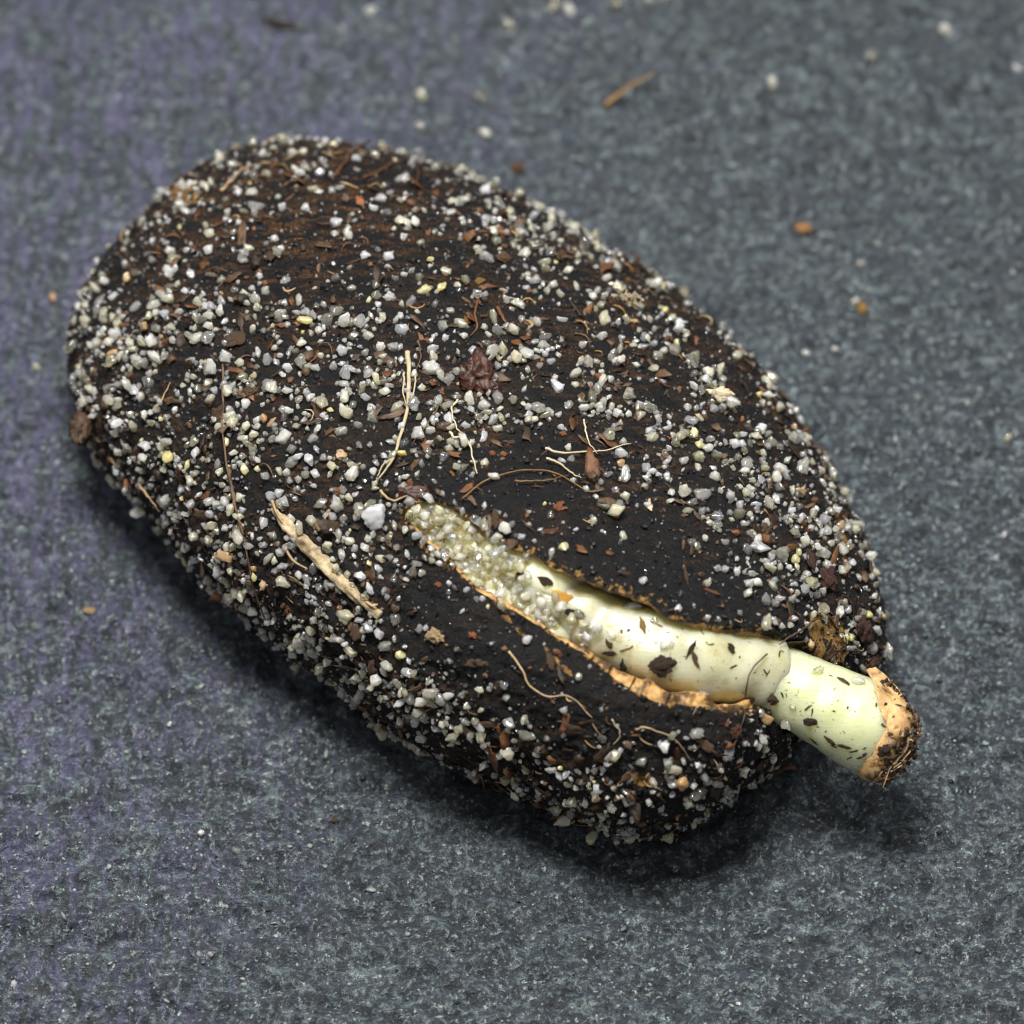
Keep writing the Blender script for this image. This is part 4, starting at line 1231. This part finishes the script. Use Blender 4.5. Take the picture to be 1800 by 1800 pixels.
# lumps
def lump(name, x, y, rx, ry, rz, mat, label, cat, amp=0.45, lift=0.5, sub=4):
    h, n, _, _ = hit(x, y)
    if h is None: h, n, _, _ = hit(x + 20, y - 10); h = Vector(P(x, y, h.z - 0.1))
    d, f = ICO[sub]; V = d.copy()
    for i in range(len(V)):
        q = Vector(V[i])
        V[i] = q * (1 + amp * mnoise.noise(q * 1.5 + Vector((x, y, 0)) * 0.01) + amp * 0.7 * mnoise.noise(q * 4 + Vector((0, x, 0)) * 0.01) + amp * 0.45 * mnoise.noise(q * 9))
    V = V * np.array([rx, ry, rz]) / 100
    o = link(name, mesh_np(name, V, f, [mat]), M @ Matrix.Translation(h + Vector((0, 0, rz / 100 * lift))))
    tag(o, label, cat)
    return o
lump('humus_crumb', 838, 662, 25, 34, 20, F_RED, 'dark red brown humus crumb in the middle of the seed', 'crumb', 0.6)
lump('humus_crumb', 866, 683, 14, 11, 10, F_RED, 'small reddish crumb at the lower right side of the dark red one', 'crumb')
lump('soil_clump', 142, 755, 17, 27, 18, F_BROWN, 'brown fibrous soil clump sticking out of the left rim', 'soil clump')
lump('pale_crumb', 1264, 694, 22, 12, 10, F_PALE, 'pale yellowish crumb on the right flank near the rim', 'crumb')
lump('soil_clump', 728, 868, 24, 14, 9, F_RED, 'wet reddish brown soil clot above the upper end of the split', 'soil clump')

# fluff tuft
def fluff():
    V = []; Fq = []
    h = hit(1105, 530)[0]
    for k in range(34):
        p = h + Vector((rng.normal() * 0.05, rng.normal() * 0.06, 0.05))
        pts = []
        dr = Vector(rng.normal(size=3)); dr.z = abs(dr.z) * 0.5
        for i in range(7):
            pts.append(p.copy())
            dr = (dr + Vector(rng.normal(size=3)) * 0.9).normalized()
            p = p + dr * 0.055
            if (p - h).length > 0.28: p = h + (p - h) * 0.8
            p.z = max(p.z, h.z + 0.0)
        V2, F2 = sweep(catmull(pts, 16), [0.011] * 16, 5)
        off = len(V); V += V2; Fq += [tuple(q + off for q in f) for f in F2]
    o = link('fluff_tuft', polys('fluff_tuft', V, Fq, F_PALE), M)
    tag(o, 'small beige tuft of tangled fluff on the upper right flank', 'fluff')
fluff()
# hairs on the sprout tip (parts of the cap)
for pl, m_ in (([(1600, 1285), (1594, 1312), (1580, 1335), (1564, 1352), (1552, 1385)], F_TAN), ([(1604, 1300), (1598, 1322), (1582, 1342), (1570, 1350)], F_TAN),
               ([(1600, 1290), (1590, 1318), (1572, 1330)], F_BROWN), ([(1595, 1335), (1575, 1352), (1556, 1360)], F_PALE)):
    fibre('root_hair', pl, 1.9, m_, None, lift=0.06, parent=cap, n=24)

# ------------------------------------------------------------------ on the cloth
ID = Matrix.Identity(4)
def gh(p): return 0.16 * mnoise.noise((p.x * 1.3, p.y * 1.9, 1.7)) + 0.15 * mnoise.noise((p.x * 3.0, p.y * 3.6, 5.1)) + 0.25 * mnoise.noise((p.x * 0.21, p.y * 0.21, 9.0)) - 0.12
def gword(x, y):
    c = 'left' if x < 500 else 'right' if x > 1250 else 'middle'
    rw = 'far' if y < 350 else 'near' if y > 1100 else 'level with the seed'
    return rw, c
CW = [('beside the tan splinter on the cloth', 1110, 160), ('near the orange crumb', 1412, 400), ('at the far edge of the picture', 1000, 0), ('just behind the top of the seed', 790, 220), ('near the dark husk scrap', 490, 38)]
GL = []
for x, y, r, kd in GROUND_GR:
    p = ground_pt(x, y); p.z = gh(p)
    k = (p - M @ Vector((0, 0, D))).length / D
    rr = r / 100 * k
    i = int(rng.integers(6, len(GRAIN_SHAPES)))
    o = bpy.data.objects.new('sand_grain', shape_mesh(i, GW[kd])); COL.objects.link(o)
    o.matrix_basis = Matrix.Translation(p + Vector((0, 0, rr * 0.7))) @ rand_rot().to_matrix().to_4x4() @ Matrix.Diagonal((rr, rr, rr, 1))
    rw, c = gword(x, y)
    n, lx, ly = min([('the tan splinter', 1110, 160), ('the orange crumb', 1412, 400), ('the top rim', 640, 250), ('the dark husk scrap', 490, 38), ('the left rim of the seed', 130, 650), ('the lower left seed rim', 500, 1140),
                     ('the sprout tip', 1618, 1290), ('the top right corner', 1800, 0), ('the bottom left corner', 0, 1800), ('the right rim of the seed', 1450, 790)], key=lambda l: math.hypot(x - l[1], y - l[2]))
    dx, dy = x - lx, y - ly; ang = (math.degrees(math.atan2(-dy, dx)) + 360) % 360
    dr = ['right of', 'upper right of', 'above', 'upper left of', 'left of', 'lower left of', 'below', 'lower right of'][int(((ang + 22.5) % 360) // 45)]
    tag(o, f'{size_word(r)} {GNAME[GW[kd]]} grain on the cloth {dr} {n}', 'sand grain', 'sand grains lying on the cloth')
    GL.append((o['label'], y, x, o))
undup(GL)
def ground_lump(name, x, y, rx, ry, mat, label, cat, flat=0.7, ang=0.0, elong=1.0):
    p = ground_pt(x, y); p.z = gh(p)
    V, f = crumb_shape(3, flat, 1.0, x * 0.17, 0.35)
    o = link(name, mesh_np(name, V, f, [mat]), Matrix.Translation(p + Vector((0, 0, ry / 100 * 0.6))) @ Matrix.Rotation(ang, 4, 'Z') @ Matrix.Diagonal((rx / 100, ry / 100, ry / 100, 1)))
    tag(o, label, cat)
ground_lump('clay_crumb', 1412, 400, 16, 11, F_ORANGE.copy() if False else mat_fibre('crumb_ochre', (0.30, 0.13, 0.05), (0.42, 0.22, 0.09)), 'orange crumb lying on the cloth right of the seed', 'crumb')
ground_lump('clay_crumb', 1516, 541, 9, 13, F_GOLD, 'small ochre crumb beside a white grain on the cloth', 'crumb')
ground_lump('leaf_crumb', 910, 297, 13, 10, F_RUST, 'brown crumb on the cloth just behind the upper rim', 'crumb')
ground_lump('bark_crumb', 157, 1066, 12, 7, F_TAN, 'beige crumb on the cloth below the left end of the seed', 'crumb')
ground_lump('husk_scrap', 492, 38, 36, 9, F_DARK, 'dark husk scrap on the cloth at the far left', 'scrap', 0.5, -0.35)
ground_lump('bark_crumb', 588, 1432, 6, 5, F_BROWN, 'small brown crumb on the cloth below the lower left rim', 'crumb')
p0, p1 = ground_pt(1062, 186), ground_pt(1150, 142)
p0.z = gh(p0) + 0.12; p1.z = gh(p1) + 0.2
V, Fq = sweep(catmull([p0, (p0 + p1) / 2 + Vector((0, 0, 0.08)), p1], 20), [0.055 * (1 - 0.7 * i / 19) for i in range(20)], 8, 0.7, 0.2)
tag(link('splinter', polys('splinter', V, Fq, F_GOLD), ID), 'tan splinter lying on the cloth behind the seed', 'splinter')

# small flakes added to give the cloth its glints, far too many to count
GLINT_MATS = [mat_fibre('glint_flake_pale', (0.16, 0.20, 0.18), (0.34, 0.40, 0.36), 0.3), mat_fibre('glint_flake_slate', (0.05, 0.07, 0.075), (0.13, 0.16, 0.16), 0.35), mat_fibre('glint_flake_violet', (0.09, 0.08, 0.16), (0.22, 0.19, 0.36), 0.45), mat_fibre('glint_flake_dark', (0.008, 0.012, 0.013), (0.03, 0.04, 0.042), 0.5)]
NS_ = [(grain_verts(1, 7, 10, 0.6, 0.5) * np.array([1.2, 0.9, 0.35]), ICO[1][1]) for _ in range(10)]
items = []
for k in range(15000):
    x, y = float(rng.uniform(-12.5, 12.5)), float(rng.uniform(-13, 22))
    if mnoise.noise((x * 1.1, y * 1.5, 3)) + 0.6 * mnoise.noise((x * 3.5, y * 3.5, 8)) < float(rng.uniform(-0.7, 0.6)): continue
    p = Vector((x, y, 0)); p.z = gh(p)
    r = float(np.clip(np.exp(rng.normal(math.log(2.8), 0.4)), 1.2, 7)) / 100
    q = Quaternion((1, 0, 0), float(rng.normal() * 0.45)) @ Quaternion((0, 1, 0), float(rng.normal() * 0.45)) @ Quaternion((0, 0, 1), float(rng.uniform(0, 6.28)))
    vi = -1.0
    mi = 2 if rng.random() < vi else int(rng.choice([0, 1, 3], p=[0.40, 0.38, 0.22]))
    A_ = np.diag([r, r * (2.6 if mi == 2 else 1.0), r])
    items.append((p + Vector((0, 0, r * 0.25)), (A_ @ rotm(q)) if mi == 2 else rotm(q) * r, mi, rng.random()))
o = link('cloth_glint_flakes', merge(items, 1, 'cloth_glint_flakes', GLINT_MATS, True, NS_), ID)
tag(o, 'added grey flakes giving the cloth its glints', 'lint', None, 'stuff')

# minute glinting grit scattered in the nap of the cloth
items = []
for k in range(700):
    x, y = float(rng.uniform(-16, 16)), float(rng.uniform(-16, 24))
    p = Vector((x, y, 0)); p.z = gh(p)
    r = float(np.clip(np.exp(rng.normal(math.log(2.2), 0.4)), 1, 5)) / 100
    items.append((p + Vector((0, 0, r * 0.4)), rotm(rand_rot()) * r, int(rng.choice([0, 1, 5, 5, 2])), rng.random()))
o = link('cloth_grit', merge(items, 1, 'cloth_grit', GM, False, ds), ID)
tag(o, 'minute pale grit scattered in the nap of the cloth', 'grit', None, 'stuff')
